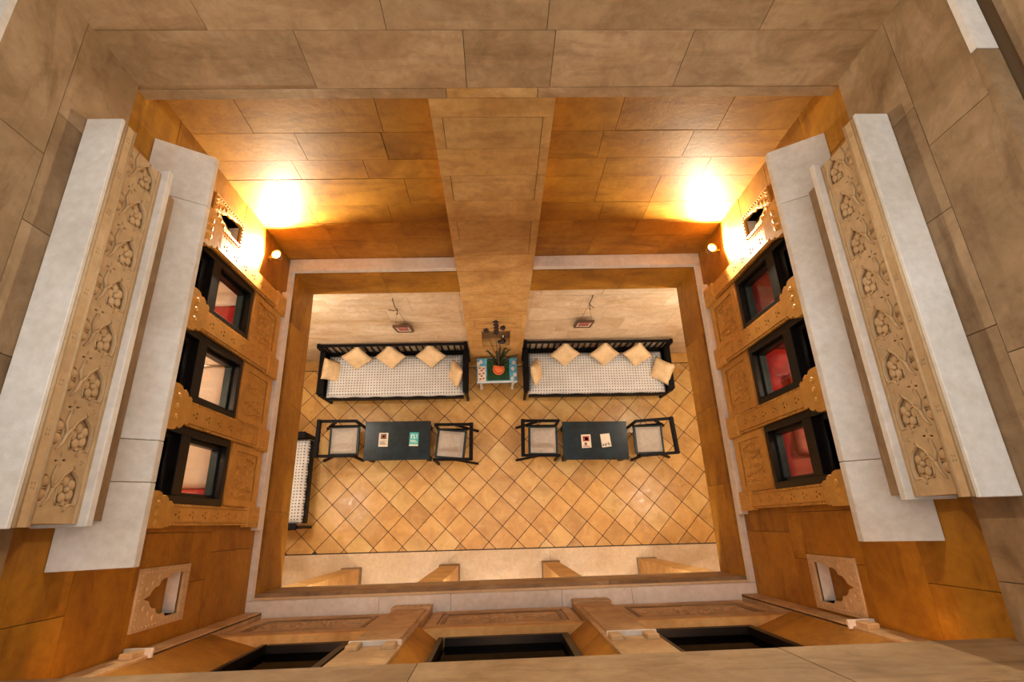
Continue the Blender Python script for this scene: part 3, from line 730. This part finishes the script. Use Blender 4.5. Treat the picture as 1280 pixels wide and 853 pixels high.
# ---- carved parapets above the eaves
def ogee(cx, cz, s):
    pts = [(0, 1.25), (.18, .98), (.42, .86), (.80, .92), (.92, .62), (.95, .1), (.85, -.4), (.6, -.8), (.3, -1.0), (.12, -1.15), (0, -1.35)]
    full = pts + [(-a, b) for a, b in pts[::-1][1:-1]]
    return [(cx - b * s * 1.0, cz + a * s * .9) for a, b in full]       # long axis along the wall
def parapet(side):
    nm = 'left' if side < 0 else 'right'; f0 = side_map(side)
    th = empty('carved_parapet', f0(1.0, 0, 5.66)); L = th.location.copy()
    g = lambda u, w, z: tuple(Vector(f0(u, w, z)) - L)
    tag(th, 'carved stone parapet with a row of lotus flowers above the %s eave' % nm, 'parapet')
    MB(g).box(0.08, 1.96, 0.001, 0.15, 5.47, 5.66).build('plinth', 'sandstone', th)
    MB(g).box(0.05, 2.0, 0.001, 0.252, 5.66, 5.70).build('base_strip', 'marble', th, bevel=0.003)
    back = MB(g).box(0.065, 1.97, 0.031, 0.185, 5.70, 5.99).build('panel', 'carved_stone', th)
    us = [0.208 + 0.237 * k for k in range(8)]
    holes = []
    for u in us: holes.append(ogee(u, 5.792, 0.068))
    for k in range(9):
        c = (us[0] - 0.1185 + 0.237 * k, 5.872)
        if c[0] < 0.10 or c[0] > 1.94: continue
        for q in range(4):
            a = q * math.pi / 2 + .15; cc = (c[0] + .021 * math.cos(a), c[1] + .021 * math.sin(a))
            holes.append([(cc[0] + .013 * math.cos(t) * math.cos(a) - .0055 * math.sin(t) * math.sin(a), cc[1] + .013 * math.cos(t) * math.sin(a) + .0055 * math.sin(t) * math.cos(a)) for t in [j * math.pi / 4 for j in range(8)]])
        c2 = (c[0], 5.752)
        for q in range(3):
            a = q * 2.1 + .5; cc = (c2[0] + .009 * math.cos(a), c2[1] + .009 * math.sin(a))
            holes.append([(cc[0] + .005 * math.cos(t), cc[1] + .005 * math.sin(t)) for t in [j * math.pi / 3 for j in range(6)]])
    for u in us:      # leaf hollows near the top edge
        holes.append([(u + .058 * math.cos(t), 5.928 + .040 * math.sin(t) * (1.15 if math.sin(t) > 0 else .8)) for t in [j * math.pi / 7 for j in range(14)]])
    obj('front_plate', holed([(0.065, 5.70), (1.97, 5.70), (1.97, 5.99), (0.065, 5.99)], holes, 0.022, lambda a, b, c: g(a, 0.184 + c, b)), 'carved_stone', th)
    fm = None; lm = None; vm = None
    for u in us:
        if fm is None:
            b = MB(lambda a, w_, z: (-side * w_, a, z))
            b.blob((0, 0.012, 0), (0.015, 0.014, 0.014), 8, 5)
            for q in range(5):
                a = q * 2 * math.pi / 5 + .3; b.blob((.036 * math.cos(a), 0.006, .034 * math.sin(a)), (0.025, 0.009, 0.021), 10, 6)
            b.blob((-.066, 0.005, -.002), (0.020, 0.010, 0.011), 8, 5)
            fm = b.mesh('lotus_flower', True)
            b = MB(lambda a, w_, z: (-side * w_, a, z))
            for s in (-1, 1): b.blob((s * .027, 0.006, 0.002), (0.028, 0.020, 0.040), 9, 6)
            b.tube([(0, .012, -.03), (0, .018, .03)], 0.004, 5)
            lm = b.mesh('leaf_relief', True)
            b = MB(lambda a, w_, z: (-side * w_, a, z))
            b.tube([(-.075, .023, .0), (-.045, .024, -.022), (0.0, .025, -.035), (.03, .024, -.062), (.02, .023, -.085)], [.004, .007, .008, .007, .004], 6)
            b.tube([(.0, .025, -.035), (.045, .024, -.018), (.10, .023, -.028)], [.007, .006, .003], 6)
            vm = b.mesh('vine_relief', True)
        for me, z in ((fm, 5.792), (lm, 5.928), (vm, 5.915)):
            o = obj(me.name.split('.')[0], me, 'carved_stone', back); o.location = g(u, 0.186, z)
    # rim mouldings round each flower
    rim = MB(g)
    for u in us:
        q = ogee(u, 5.792, 0.074); rim.tube([(a, 0.206, b) for a, b in q + q[:1]], 0.005, 5)
    rim.build('flower_rims', 'carved_stone', th, True)
    MB(g).box(0.065, 1.97, 0.2, 0.212, 5.70, 5.725).build('lower_fillet', 'carved_stone', th)
    # upper moulding with incised marks
    md = MB(g).box(0.05, 2.03, 0.031, 0.205, 5.985, 6.012).build('moulding', 'carved_stone', th)
    holes = []
    for k in range(9):
        u = 0.21 + 0.218 * k
        for q in range(4):
            a = q * math.pi / 2 + .785; cc = (u + .014 * math.cos(a), 5.997 + .010 * math.sin(a))
            holes.append([(cc[0] + .007 * math.cos(t), cc[1] + .005 * math.sin(t)) for t in [j * math.pi / 3 for j in range(6)]])
    obj('moulding_face', holed([(0.05, 5.975), (2.03, 5.975), (2.03, 6.018), (0.05, 6.018)], holes, 0.020, lambda a, b, c: g(a, 0.205 + c, b)), 'carved_stone', md)
    b = MB(g)
    b.tube([(0.05, 0.222, 5.968), (2.03, 0.222, 5.968)], 0.010, 8); b.tube([(0.05, 0.216, 6.024), (2.03, 0.216, 6.024)], 0.008, 8)
    b.build('bead_moulding', 'carved_stone', md, True)
    MB(g).box(0.045, 2.05, 0.031, 0.214, 6.03, 6.052).build('coping', 'marble', th, bevel=0.003)
parapet(-1); parapet(1)

# ---- ground floor columns
for k, (x0, x1) in enumerate(((-2.28, -2.03), (-0.87, -0.60), (0.63, 0.87), (2.05, 2.30))):
    th = empty('stone_column', ((x0 + x1) / 2, -0.66, 0)); h = (x1 - x0) / 2
    tag(th, 'square sandstone column under the front ledge, %s of four from the left' % ['first', 'second', 'third', 'last'][k], 'column', 'ground floor columns')
    MB().box(-h, h, -.13, .125, 0.0, ZC).build('shaft', 'sandstone_warm', th, bevel=0.006)
    MB().box(-h - .015, h + .015, -.145, .14, 0.0, 0.10).build('base', 'sandstone', th, bevel=0.006)
    MB().box(-h - .03, h + .03, -.16, .155, ZC - .16, ZC).build('capital', 'sandstone', th, bevel=0.006)

# ================================================================== LAMPS
def sconce(side):
    f = side_map(side); th = empty('wall_sconce', f(2.45, 0.0, 3.90))
    tag(th, 'small lit wall uplighter in the back corner of the %s wall' % ('left' if side < 0 else 'right'), 'lamp')
    d = -side
    b = MB().lathe([(0.020, -0.05), (0.034, -0.04), (0.042, 0.0), (0.046, 0.035), (0.040, 0.035), (0.034, -0.01), (0.010, -0.02)], (d * 0.09, 0, 0), 16)
    b.build('cup', 'brass', th, True)
    MB().box(min(0, d * .06), max(0, d * .06), -0.012, 0.012, -0.035, -0.015).build('bracket_arm', 'brass', th)
    MB().lathe([(0.03, 0), (0.03, 0.012)], (0, 0, -0.025), 12, 'x').build('backplate', 'brass', th)
    MB().blob((d * 0.09, 0, 0.02), (0.024, 0.024, 0.026), 12, 8).build('bulb', 'bulb', th, True)
    l = bpy.data.lights.new('sconce_light', 'SPOT'); l.energy = 240; l.color = (1, .88, .62); l.spot_size = R(168); l.spot_blend = 0.35; l.shadow_soft_size = 0.02
    lo = bpy.data.objects.new('lamp_light', l); COL.objects.link(lo); lo.parent = th; lo.location = (d * 0.09, 0, 0.075); lo.rotation_euler = (R(180), 0, 0)
sconce(-1); sconce(1)
def downlight(x, y, z, e, label, col=(1, .83, .57), size=150):
    th = empty('ceiling_downlight', (x, y, z)); tag(th, label, 'lamp', 'ceiling downlights')
    MB().lathe([(0.085, 0.0), (0.085, -0.012), (0.06, -0.016), (0.058, -0.004)], (0, 0, 0), 20).build('trim_ring', 'white_paint', th, True)
    MB().lathe([(0.057, -0.006), (0.057, -0.010)], (0, 0, 0), 20).build('lens', 'bulb', th)
    l = bpy.data.lights.new('downlight', 'SPOT'); l.energy = e; l.color = col; l.spot_size = R(size); l.spot_blend = 0.6; l.shadow_soft_size = 0.05
    lo = bpy.data.objects.new('lamp_light', l); COL.objects.link(lo); lo.parent = th; lo.location = (0, 0, -0.03)
def dome_lamp(x, y, z, e, label):
    th = empty('dome_lamp', (x, y, z)); tag(th, label, 'lamp', 'ground floor ceiling lamps')
    MB().lathe([(0.10, 0.0), (0.10, -0.02), (0.085, -0.025)], (0, 0, 0), 20).build('lamp_base', 'brass', th, True)
    MB().lathe([(0.085, -0.022), (0.082, -0.05), (0.06, -0.075), (0.03, -0.088), (0.004, -0.092)], (0, 0, 0), 20).build('lamp_dome', 'bulb_soft', th, True)
    l = bpy.data.lights.new('dome_light', 'POINT'); l.energy = e; l.color = (1, .95, .85); l.shadow_soft_size = 0.05
    lo = bpy.data.objects.new('lamp_light', l); COL.objects.link(lo); lo.parent = th; lo.location = (0, 0, -0.15)
GE = 40
for x, y, e, t in ((-2.95, 0.45, 1, 'left of the opening near the front'), (-2.70, 1.80, 1.0, 'left of the opening near the back wall'), (2.98, 0.45, 1, 'right of the opening near the front'), (2.80, 1.80, 1.0, 'right of the opening near the back wall'),
                   (-1.5, -1.0, 1.1, 'behind the front columns on the left'), (0.0, -1.0, 1.1, 'behind the front columns in the middle'), (1.5, -1.0, 1.1, 'behind the front columns on the right')):
    dome_lamp(x, y, ZC, GE * e, 'round dome ceiling lamp on the ground floor ' + t)
for x, t in ((-1.32, 'left'), (0.015, 'middle'), (1.38, 'right')):
    downlight(x, -0.71, 5.35, 11, 'round downlight in the recess above the %s front window' % t, (1, .33, .06), 150)
for x, t in ((-1.72, 'left'), (1.80, 'right')):  # unseen lamps added to warm the side walls near the front
    downlight(x, -0.66, 5.73, 20, 'added unseen downlight under the front beam for the glow in the %s corner' % t, (1, .36, .07), 150)

# ================================================================== FURNITURE
def sofa(name, length, depth, label):
    th = empty(name); hl = length / 2; hd = depth / 2; tag(th, label, 'sofa')
    # local: x along the length, back at +y
    MB().box(-hl + .09, hl - .09, -hd, -hd + .05, 0.26, 0.39).build('front_rail', 'black_wood', th, bevel=0.006)
    MB().box(-hl + .09, hl - .09, -hd + .05, hd - .02, 0.27, 0.32).build('seat_base', 'black_wood', th)
    MB().box(-hl + .05, hl - .05, hd - .05, hd - .012, 0.81, 0.85).build('back_top_rail', 'black_wood', th, bevel=0.006)
    MB().box(-hl + .05, hl - .05, hd - .055, hd - .005, 0.36, 0.44).build('back_bottom_rail', 'black_wood', th, bevel=0.004)
    n = int((length - .2) / 0.092); me = MB().box(-0.013, 0.013, -0.008, 0.008, 0.44, 0.81).mesh('slat'); me.materials.append(MAT['black_wood'])
    for i in range(n):
        s = obj('slat', me, None, th); s.location = (-hl + .12 + (length - .24) * i / (n - 1), hd - .03, 0)
    for sx in (-1, 1):
        a, b = sorted((sx * hl, sx * (hl - .085)))
        MB().box(a, b, -hd + .02, hd - .05, 0.60, 0.655).build('arm', 'black_wood', th, bevel=0.010)
        a, b = sorted((sx * (hl - .015), sx * (hl - .06)))
        MB().box(a, b, -hd + .06, hd - .06, 0.28, 0.60).build('side_panel', 'black_wood', th)
        for sy in (-1, 1):
            q = MB(); y = sy * (hd - .04)
            if sy < 0: q.hexa([(a, y - .035, 0.60), (b, y - .035, 0.60), (b, y + .03, 0.60), (a, y + .03, 0.60)], [(a + .005, y - .02, 0), (b - .005, y - .02, 0), (b - .005, y + .03, 0), (a + .005, y + .03, 0)])
            else: q.box(a, b, y - .03, y + .035, 0.0, 0.86)
            q.build('leg', 'black_wood', th)
    # mattress with soft rounded edges
    L2, D0, D1 = hl - .085, -hd + .025, hd - .075
    nu, nw = 44, 14; vs = []; fs = []; b = MB()
    for i in range(nu + 1):
        for j in range(nw + 1):
            s, t = i / nu, j / nw; e = min(s * length, (1 - s) * length, t * depth, (1 - t) * depth); ed = min(1, e / .06)
            h = 0.44 + 0.055 * math.sqrt(max(0, 1 - (1 - ed) ** 2)) + .004 * math.sin(s * 31 + t * 9) + .004 * math.sin(s * 17 - t * 13)
            vs.append((-L2 + 2 * L2 * s, D0 + (D1 - D0) * t + .006 * math.sin(s * 40) * (1 if j == 0 else 0), h))
    for i in range(nu):
        for j in range(nw): k = i * (nw + 1) + j; fs.append((k, k + nw + 1, k + nw + 2, k + 1))
    n = len(vs); bd = [i * (nw + 1) for i in range(nu + 1)] + [nu * (nw + 1) + j for j in range(1, nw + 1)] + [i * (nw + 1) + nw for i in range(nu - 1, -1, -1)] + [j for j in range(nw - 1, 0, -1)]
    for k in bd: vs.append((vs[k][0], vs[k][1], 0.322))
    m = len(bd)
    for k in range(m): fs.append((bd[k], bd[(k + 1) % m], n + (k + 1) % m, n + k))
    fs.append(tuple(range(n, n + m)))
    b.add(vs, fs).build('mattress', 'dotted_cotton', th, True)
    return th
sl_ = sofa('wooden_sofa', 2.29, 0.755, 'long black slatted wooden sofa with dotted white mattress, left of the potted plant')
sl_.location = (-1.562, 2.283, 0); sl_.rotation_euler.z = R(-0.3)
sr_ = sofa('wooden_sofa', 2.33, 0.765, 'long black slatted wooden sofa with dotted white mattress, right of the potted plant')
sr_.location = (1.59, 2.262, 0); sr_.rotation_euler.z = R(-0.6)
s3 = sofa('wooden_sofa', 1.36, 0.78, 'short black wooden sofa at the left edge, partly hidden under the opening')
s3.location = (-3.17, 0.70, 0); s3.rotation_euler.z = R(90)

def cushion_mesh(sz=0.34, th=0.13):
    n = 12; vs = []; fs = []
    for side in (1, -1):
        for i in range(n + 1):
            for j in range(n + 1):
                u, v = -1 + 2 * i / n, -1 + 2 * j / n
                p = max(0, (1 - u * u)) * max(0, (1 - v * v))
                pin = 1 - 0.10 * (1 - u * u) * abs(v) ** 3 * 1.0
                pin2 = 1 - 0.10 * (1 - v * v) * abs(u) ** 3 * 1.0
                vs.append((u * sz / 2 * pin2, v * sz / 2 * pin, side * (th / 2 * p ** 0.42 + .004)))
    m = (n + 1) ** 2
    for s in (0, 1):
        for i in range(n):
            for j in range(n):
                k = s * m + i * (n + 1) + j; q = (k, k + n + 1, k + n + 2, k + 1); fs.append(q if s == 0 else q[::-1])
    b = MB().add(vs, fs); me = b.mesh('cushion', True)
    bm = bmesh.new(); bm.from_mesh(me); bmesh.ops.remove_doubles(bm, verts=bm.verts, dist=0.0085); bmesh.ops.recalc_face_normals(bm, faces=bm.faces); bm.to_mesh(me); bm.free()
    for p in me.polygons: p.use_smooth = True
    me.materials.append(MAT['mustard_satin']); return me
CM = cushion_mesh()
def cushion(x, y, z, yaw, lean, spin, label, sc=1.0):
    o = obj('cushion', CM); tag(o, label, 'cushion', 'mustard sofa cushions')
    # spin in its own plane, lean back, then yaw
    o.rotation_euler = (Matrix.Rotation(R(yaw), 3, 'Z') @ Matrix.Rotation(R(lean), 3, 'X') @ Matrix.Rotation(R(spin), 3, 'Z')).to_euler()
    o.location = (x, y, z); o.scale = (sc, sc, sc)
for a in ((-2.14, 2.50, .63, 5, 52, 32, 'mustard cushion against the back of the left sofa, nearest its left end'),
          (-1.62, 2.50, .65, 0, 50, 45, 'mustard cushion set cornerwise at the middle of the left sofa back'),
          (-1.00, 2.50, .65, -3, 50, 47, 'mustard cushion set cornerwise against the left sofa back, nearest the plant')): cushion(*a, sc=1.04)
cushion(-2.53, 2.32, .60, 82, 62, 5, 'mustard cushion leaning on the left arm of the left sofa')
cushion(-0.62, 2.22, .60, -80, 62, 38, 'mustard cushion leaning on the right arm of the left sofa')
for a in ((1.09, 2.48, .645, 2, 50, 45, 'mustard cushion set cornerwise on the right sofa back, nearest the plant'),
          (1.71, 2.47, .645, 0, 50, 46, 'mustard cushion set cornerwise at the middle of the right sofa back'),
          (2.23, 2.45, .645, -4, 50, 44, 'mustard cushion set cornerwise on the right sofa back, nearest its right end')): cushion(*a, sc=1.04)
cushion(0.635, 2.22, .60, 86, 66, 42, 'mustard cushion leaning on the left arm of the right sofa')
cushion(2.595, 2.18, .62, -70, 48, 40, 'mustard cushion leaning on the right arm of the right sofa', 1.05)

def coffee_table(label, w, d, loc, rz):
    th = empty('coffee_table', loc, R(rz)); tag(th, label, 'table')
    MB().box(-w / 2, w / 2, -d / 2, d / 2, 0.385, 0.42).build('tabletop', 'table_wood', th, bevel=0.005)
    MB().box(-w / 2 + .04, w / 2 - .04, -d / 2 + .03, d / 2 - .03, 0.31, 0.385).build('apron', 'black_wood', th)
    MB().box(-w / 2 + .05, w / 2 - .05, -d / 2 + .05, d / 2 - .05, 0.12, 0.14).build('shelf', 'black_wood', th)
    for sx in (-1, 1):
        for sy in (-1, 1):
            x, y = sx * (w / 2 - .05), sy * (d / 2 - .05)
            MB().box(x - .03, x + .03, y - .03, y + .03, 0, 0.31).build('leg', 'black_wood', th)
coffee_table('dark wooden coffee table in front of the left sofa, with a teal leaflet', 0.985, 0.58, (-1.503, 1.247, 0), -0.6)
coffee_table('dark wooden coffee table in front of the right sofa, with two paper leaflets', 0.99, 0.575, (1.494, 1.167, 0), -1.2)

def armchair(label, loc, rz, seat_rz=0.0):
    """local: faces +x, origin at the seat centre"""
    th = empty('armchair', loc, R(rz)); tag(th, label, 'chair', 'low black armchairs')
    xb, xf, hy = -0.31, 0.27, 0.255; W = 0.042
    for s in (-1, 1):
        MB().box(xb, xf, s * hy - W / 2, s * hy + W / 2, 0.595, 0.625).build('armrest', 'black_wood', th, bevel=0.004)
        MB().bar((xf - .02, s * hy, 0.60), (xf - .02, s * hy, 0), 0.035).build('leg', 'black_wood', th)
        MB().bar((-0.03, s * hy, 0.60), (xb - .05, s * hy, 0), 0.032).build('leg', 'black_wood', th)
        MB().bar((-0.22, s * (hy - .03), 0.34), (xf - .02, s * (hy - .03), 0.36), 0.03, 0.04).build('side_rail', 'black_wood', th)
    MB().box(xb, xb + .055, -hy - W / 2, hy + W / 2, 0.59, 0.66).build('backrest_bar', 'black_wood', th, bevel=0.006)
    st = MB().box(-0.225, 0.225, -0.215, 0.215, 0.345, 0.385).build('seat_board', 'seat_rail', th, bevel=0.005)
    st.location = (0.035, 0, 0); st.rotation_euler.z = R(seat_rz)
    # padded seat
    n = 10; vs = []; fs = []; a = 0.19
    for i in range(n + 1):
        for j in range(n + 1):
            u, v = -1 + 2 * i / n, -1 + 2 * j / n; e = min(1, min(1 - abs(u), 1 - abs(v)) / .25)
            vs.append((u * a, v * a, 0.39 + 0.04 * math.sqrt(max(0, 1 - (1 - e) ** 2))))
    for i in range(n):
        for j in range(n): k = i * (n + 1) + j; fs.append((k, k + n + 1, k + n + 2, k + 1))
    pd = MB().add(vs, fs).build('seat_cushion', 'beige_fabric', th); pd.location = (0.035, 0, 0); pd.rotation_euler.z = R(seat_rz)
    for p in pd.data.polygons: p.use_smooth = True
armchair('low black armchair at the left end of the left coffee table', (-2.345, 1.27, 0), -1, 1)
armchair('low black armchair at the right end of the left coffee table', (-0.665, 1.175, 0), 179, -5)
armchair('low black armchair at the left end of the right coffee table', (0.665, 1.195, 0), -1.5, 0)
armchair('low black armchair at the right end of the right coffee table', (2.36, 1.165, 0), 183, -3)

def leaflet(name, label, x, y, rz, w, h, mat, draw):
    th = empty(name, (x, y, 0.4205), R(rz)); tag(th, label, 'leaflet')
    MB().box(-w / 2, w / 2, -h / 2, h / 2, 0, 0.004).build('cover', mat, th)
    for nm, m, rects in draw:
        b = MB()
        for x0, x1, y0, y1 in rects: b.box(x0 * w, x1 * w, y0 * h, y1 * h, 0.004, 0.0048)
        b.build(nm, m, th)
lines = lambda y0, y1, n: [(-.38, .38 - .12 * (i % 3), y0 + (y1 - y0) * i / n, y0 + (y1 - y0) * (i + .45) / n) for i in range(n)]
leaflet('leaflet', 'cream leaflet with a brown picture on the left coffee table', -1.712, 1.262, -1, 0.138, 0.205, 'paper', [('picture', 'print_brown', [(-.32, .32, .05, .42)]), ('picture_spot', 'paper', [(-.1, .12, .15, .32)]), ('print_lines', 'print_ink', lines(-.35, -.05, 4))])
leaflet('leaflet', 'teal leaflet with white lettering on the left coffee table', -1.254, 1.258, -2, 0.136, 0.205, 'paper_teal', [('headline', 'print_white', [(-.34, -.24, .05, .34), (-.24, -.1, .28, .34), (-.05, .05, .05, .34), (.05, .16, .05, .1), (.22, .36, .24, .34), (.28, .34, .05, .34)]), ('print_lines', 'print_white', lines(-.22, -.02, 3)), ('footer', 'paper', [(-.5, .5, -.5, -.38)])])
leaflet('leaflet', 'cream leaflet with a reddish picture on the right coffee table', 1.353, 1.157, 1, 0.145, 0.20, 'paper', [('picture', 'print_red', [(-.34, .34, -.02, .38)]), ('figure', 'print_brown', [(-.12, .2, .05, .3), (-.2, .05, -.3, -.1)]), ('print_lines', 'print_red', lines(-.44, -.3, 2))])
leaflet('leaflet', 'pale leaflet with a dark sketch along its foot on the right coffee table', 1.653, 1.161, 5, 0.145, 0.20, 'paper', [('sketch', 'print_ink', [(-.4, -.3, -.40, -.22), (-.3, -.1, -.36, -.31), (-.1, -.02, -.44, -.2), (.02, .2, -.30, -.25), (.2, .27, -.42, -.16), (.3, .42, -.34, -.28)])])

# ---- painted side table, mat, potted orchid
st = empty('side_table', (0.02, 2.29, 0)); tag(st, 'low blue painted side table standing between the two long sofas', 'table')
MB().box(-.315, .315, -.205, .20, 0.465, 0.50).build('tabletop', 'blue_paint', st, bevel=0.005)
MB().box(-.29, .29, -.18, .18, 0.39, 0.465).build('apron', 'white_paint', st)
for sx in (-1, 1):
    for sy in (-1, 1):
        MB().lathe([(0.030, 0.0), (0.034, 0.03), (0.022, 0.06), (0.028, 0.16), (0.020, 0.24), (0.032, 0.36), (0.032, 0.39)], (sx * .255, sy * .16, 0), 12).build('leg', 'white_paint', st, True)
MB().box(-.313, .313, -.203, -.180, 0.50, 0.503).build('painted_edge', 'white_paint', st)
pt = MB().box(-.30, -.175, -.175, .07, 0.50, 0.5025).build('painted_panel', 'mat_board', st)
b = MB()
for i, (x, y) in enumerate(((-.27, .04), (-.21, .03), (-.24, 0), (-.27, -.06), (-.21, -.05), (-.24, -.09), (-.26, -.14), (-.21, -.13))): b.blob((x, y, .503), (.018, .014, .003), 8, 4)
b.build('painted_motif', 'print_red', pt)
b = MB()
for x, y in ((.27, .12), (.25, .02), (.28, -.08), (.24, -.14), (-.25, .14), (-.29, .11)): b.blob((x, y, .501), (.028, .035, .002), 8, 4)
b.build('painted_flower', 'white_paint', st)
mt = MB().box(-.155, .195, -.165, .185, 0.503, 0.510).build('table_mat', 'green_mat', None, bevel=0.002); mt.location = (0.02, 2.29, 0)
tag(mt, 'square dark green mat under the orange plant pot', 'mat')
pp = empty('potted_orchid', (0.047, 2.275, 0.5105)); tag(pp, 'potted orchid with dark strap leaves and tall stems in an orange pot', 'plant')
MB().lathe([(0.055, 0.0), (0.075, 0.03), (0.092, 0.085), (0.090, 0.12), (0.082, 0.12), (0.080, 0.105), (0.01, 0.10)], (0, 0, 0), 24).build('pot', 'pot_orange', pp, True)
MB().lathe([(0.079, 0.100), (0.06, 0.108), (0.005, 0.112)], (0, 0, 0), 20).build('pebbles', 'pot_orange', pp, True)
def strap(pts, wd):
    b = MB(); vs = []; fs = []; n = len(pts)
    P = [Vector(p) for p in pts]
    for i, p in enumerate(P):
        d = (P[min(i + 1, n - 1)] - P[max(i - 1, 0)]).normalized(); s = d.cross(Vector((0, 0, 1)))
        s = s.normalized() if s.length > 1e-4 else Vector((1, 0, 0)); up = s.cross(d)
        k = wd * math.sin(math.pi * (0.12 + 0.88 * i / (n - 1))) ** 0.7 + .001
        vs += [tuple(p - s * k), tuple(p - up * k * .25 + Vector((0, 0, -.002))), tuple(p + s * k), tuple(p + Vector((0, 0, .003)))]
    for i in range(n - 1):
        for k in range(4): fs.append((i * 4 + k, i * 4 + (k + 1) % 4, i * 4 + 4 + (k + 1) % 4, i * 4 + 4 + k))
    fs += [(3, 2, 1, 0), tuple(range(4 * n - 4, 4 * n))]
    return b.add(vs, fs)
for ang, ln, ht in ((60, .30, .40), (100, .20, .30), (135, .30, .30), (165, .17, .22), (20, .34, .28), (40, .26, .46), (0, .20, .12), (200, .13, .2), (80, .22, .5), (-20, .16, .12)):
    a = R(ang); pts = []
    for i in range(8):
        t = i / 7; pts.append((ln * t * math.cos(a), min(.055 + ln * t * math.sin(a), .23), .11 + ht * math.sin(t * 2.2) * .75))
    strap(pts, 0.017).build('leaf', 'leaf', pp, True)
for k, (dx, dy, h, lean) in enumerate(((-.17, .10, 1.40, 0), (-.045, .13, 1.60, 0), (.055, .12, 1.44, 0), (.03, .08, 1.0, 0))):
    pts = [(dx * t ** 1.5 + .012 * math.sin(t * 7 + k), dy * t + .05, .1 + (h - .1) * t) for t in [i / 9 for i in range(10)]]
    sm = MB().tube(pts, [.007 - .004 * i / 9 for i in range(10)], 6).build('stem', 'stem', pp, True)
    for q in range(5 if k == 1 else 2):
        tt = 1 - q * (0.055 if k == 1 else 0.03); c = (dx * tt ** 1.5 + .012 * math.sin(tt * 7 + k), dy * tt + .05, .1 + (h - .1) * tt)
        b = MB()
        for j in range(5):
            a = j * 2 * math.pi / 5 + q; b.blob((c[0] + .022 * math.cos(a), c[1] + .014 * math.sin(a), c[2] + .01 * math.sin(a * 2)), (.019, .014, .012), 7, 4)
        b.blob(c, (.010, .010, .012), 7, 4)
        b.build('blossom', 'bloom', sm, True)
# things in the pillar niche
fg = empty('candle_holder', (0.12, 2.60, 0.972)); tag(fg, 'small dark candle holder standing in the pillar niche', 'candle holder')
MB().lathe([(0.045, 0), (0.04, 0.015), (0.012, 0.03), (0.010, 0.14), (0.022, 0.16), (0.030, 0.19), (0.026, 0.19), (0.012, 0.17)], (0, 0, 0), 14).build('stand', 'clay_dark', fg, True)
MB().lathe([(0.012, 0.17), (0.012, 0.26), (0.004, 0.265)], (0, 0, 0), 10).build('candle', 'white_paint', fg, True)

# ---- framed pictures hung on wires
def picture(label, x, z0, w, h, nail):
    th = empty('framed_picture', (x, 2.60, z0)); tag(th, label, 'picture')
    T = R(9); ry = lambda px, py, pz: (px, py * math.cos(T) - pz * math.sin(T) + .045, pz * math.cos(T) + py * math.sin(T))
    b = MB(ry); F = .022
    b.box(-w / 2, w / 2, -.02, .015, 0, F).box(-w / 2, w / 2, -.02, .015, h - F, h).box(-w / 2, -w / 2 + F, -.02, .015, F, h - F).box(w / 2 - F, w / 2, -.02, .015, F, h - F)
    b.build('frame', 'frame_wood', th)
    MB(ry).box(-w / 2 + F, w / 2 - F, -.008, .0, F, h - F).build('mount', 'mat_board', th)
    art = MB(ry).box(-w / 2 + F + .025, w / 2 - F - .025, -.0095, -.008, F + .05, h - F - .05).build('artwork', 'painting_pink', th)
    b = MB(ry)
    for i in range(4): b.blob((-.05 + .033 * i, -.0095, h * (.35 + .1 * (i % 2))), (.012, .002, .05), 7, 4)
    b.build('painted_figures', 'print_brown', art)
    top = ry(0, .01, h - .02)
    nx, nz = nail[0] - x, nail[1] - z0
    for s in (-1, 1): MB().tube([(s * w * .35, top[1], top[2]), (nx, .055, nz)], .0022, 5).build('hanging_wire', 'wire', th)
    MB().lathe([(0.004, 0), (0.004, -0.075), (0.012, -0.075), (0.012, -0.082)], (nx, .071, nz), 8, 'y').build('nail', 'wire', th)
picture('small framed picture hung on wires above the left sofa', -1.27, 1.36, 0.235, 0.36, (-1.25, 2.12))
picture('small framed picture hung on wires above the right sofa', 1.25, 1.40, 0.24, 0.35, (1.235, 2.16))
def nail_cord(label, pts):
    o = MB().tube(pts, 0.006, 6).build('loose_cord', 'wire', None, True); tag(o, label, 'cord')
nail_cord('short loose cord dangling from a nail above the left picture', [(-1.25, 2.655, 2.45), (-1.252, 2.64, 2.35), (-1.262, 2.645, 2.22), (-1.255, 2.64, 2.13), (-1.30, 2.645, 2.10), (-1.36, 2.65, 2.13)])
nail_cord('short loose cord dangling from a nail above the right picture', [(1.232, 2.655, 2.45), (1.230, 2.64, 2.34), (1.222, 2.645, 2.24), (1.26, 2.64, 2.14), (1.305, 2.65, 2.07)])

# fine ornament too small to pick apart stays joined
FINE = ('rope_moulding', 'foliage_relief', 'beading', 'base_studs', 'flower_rims', 'capital_carving', 'bead_moulding', 'spandrel_leaf', 'rosette', 'base_carving', 'print_lines', 'headline', 'sketch', 'painted_motif', 'painted_flower', 'painted_figures', 'figure')
for o in bpy.data.objects:
    if o.type == 'MESH' and o.parent and (o.name.split('.')[0] in FINE or (o.name.startswith('vine_relief') and o.parent.name.startswith('apron'))): o['kind'] = 'stuff'
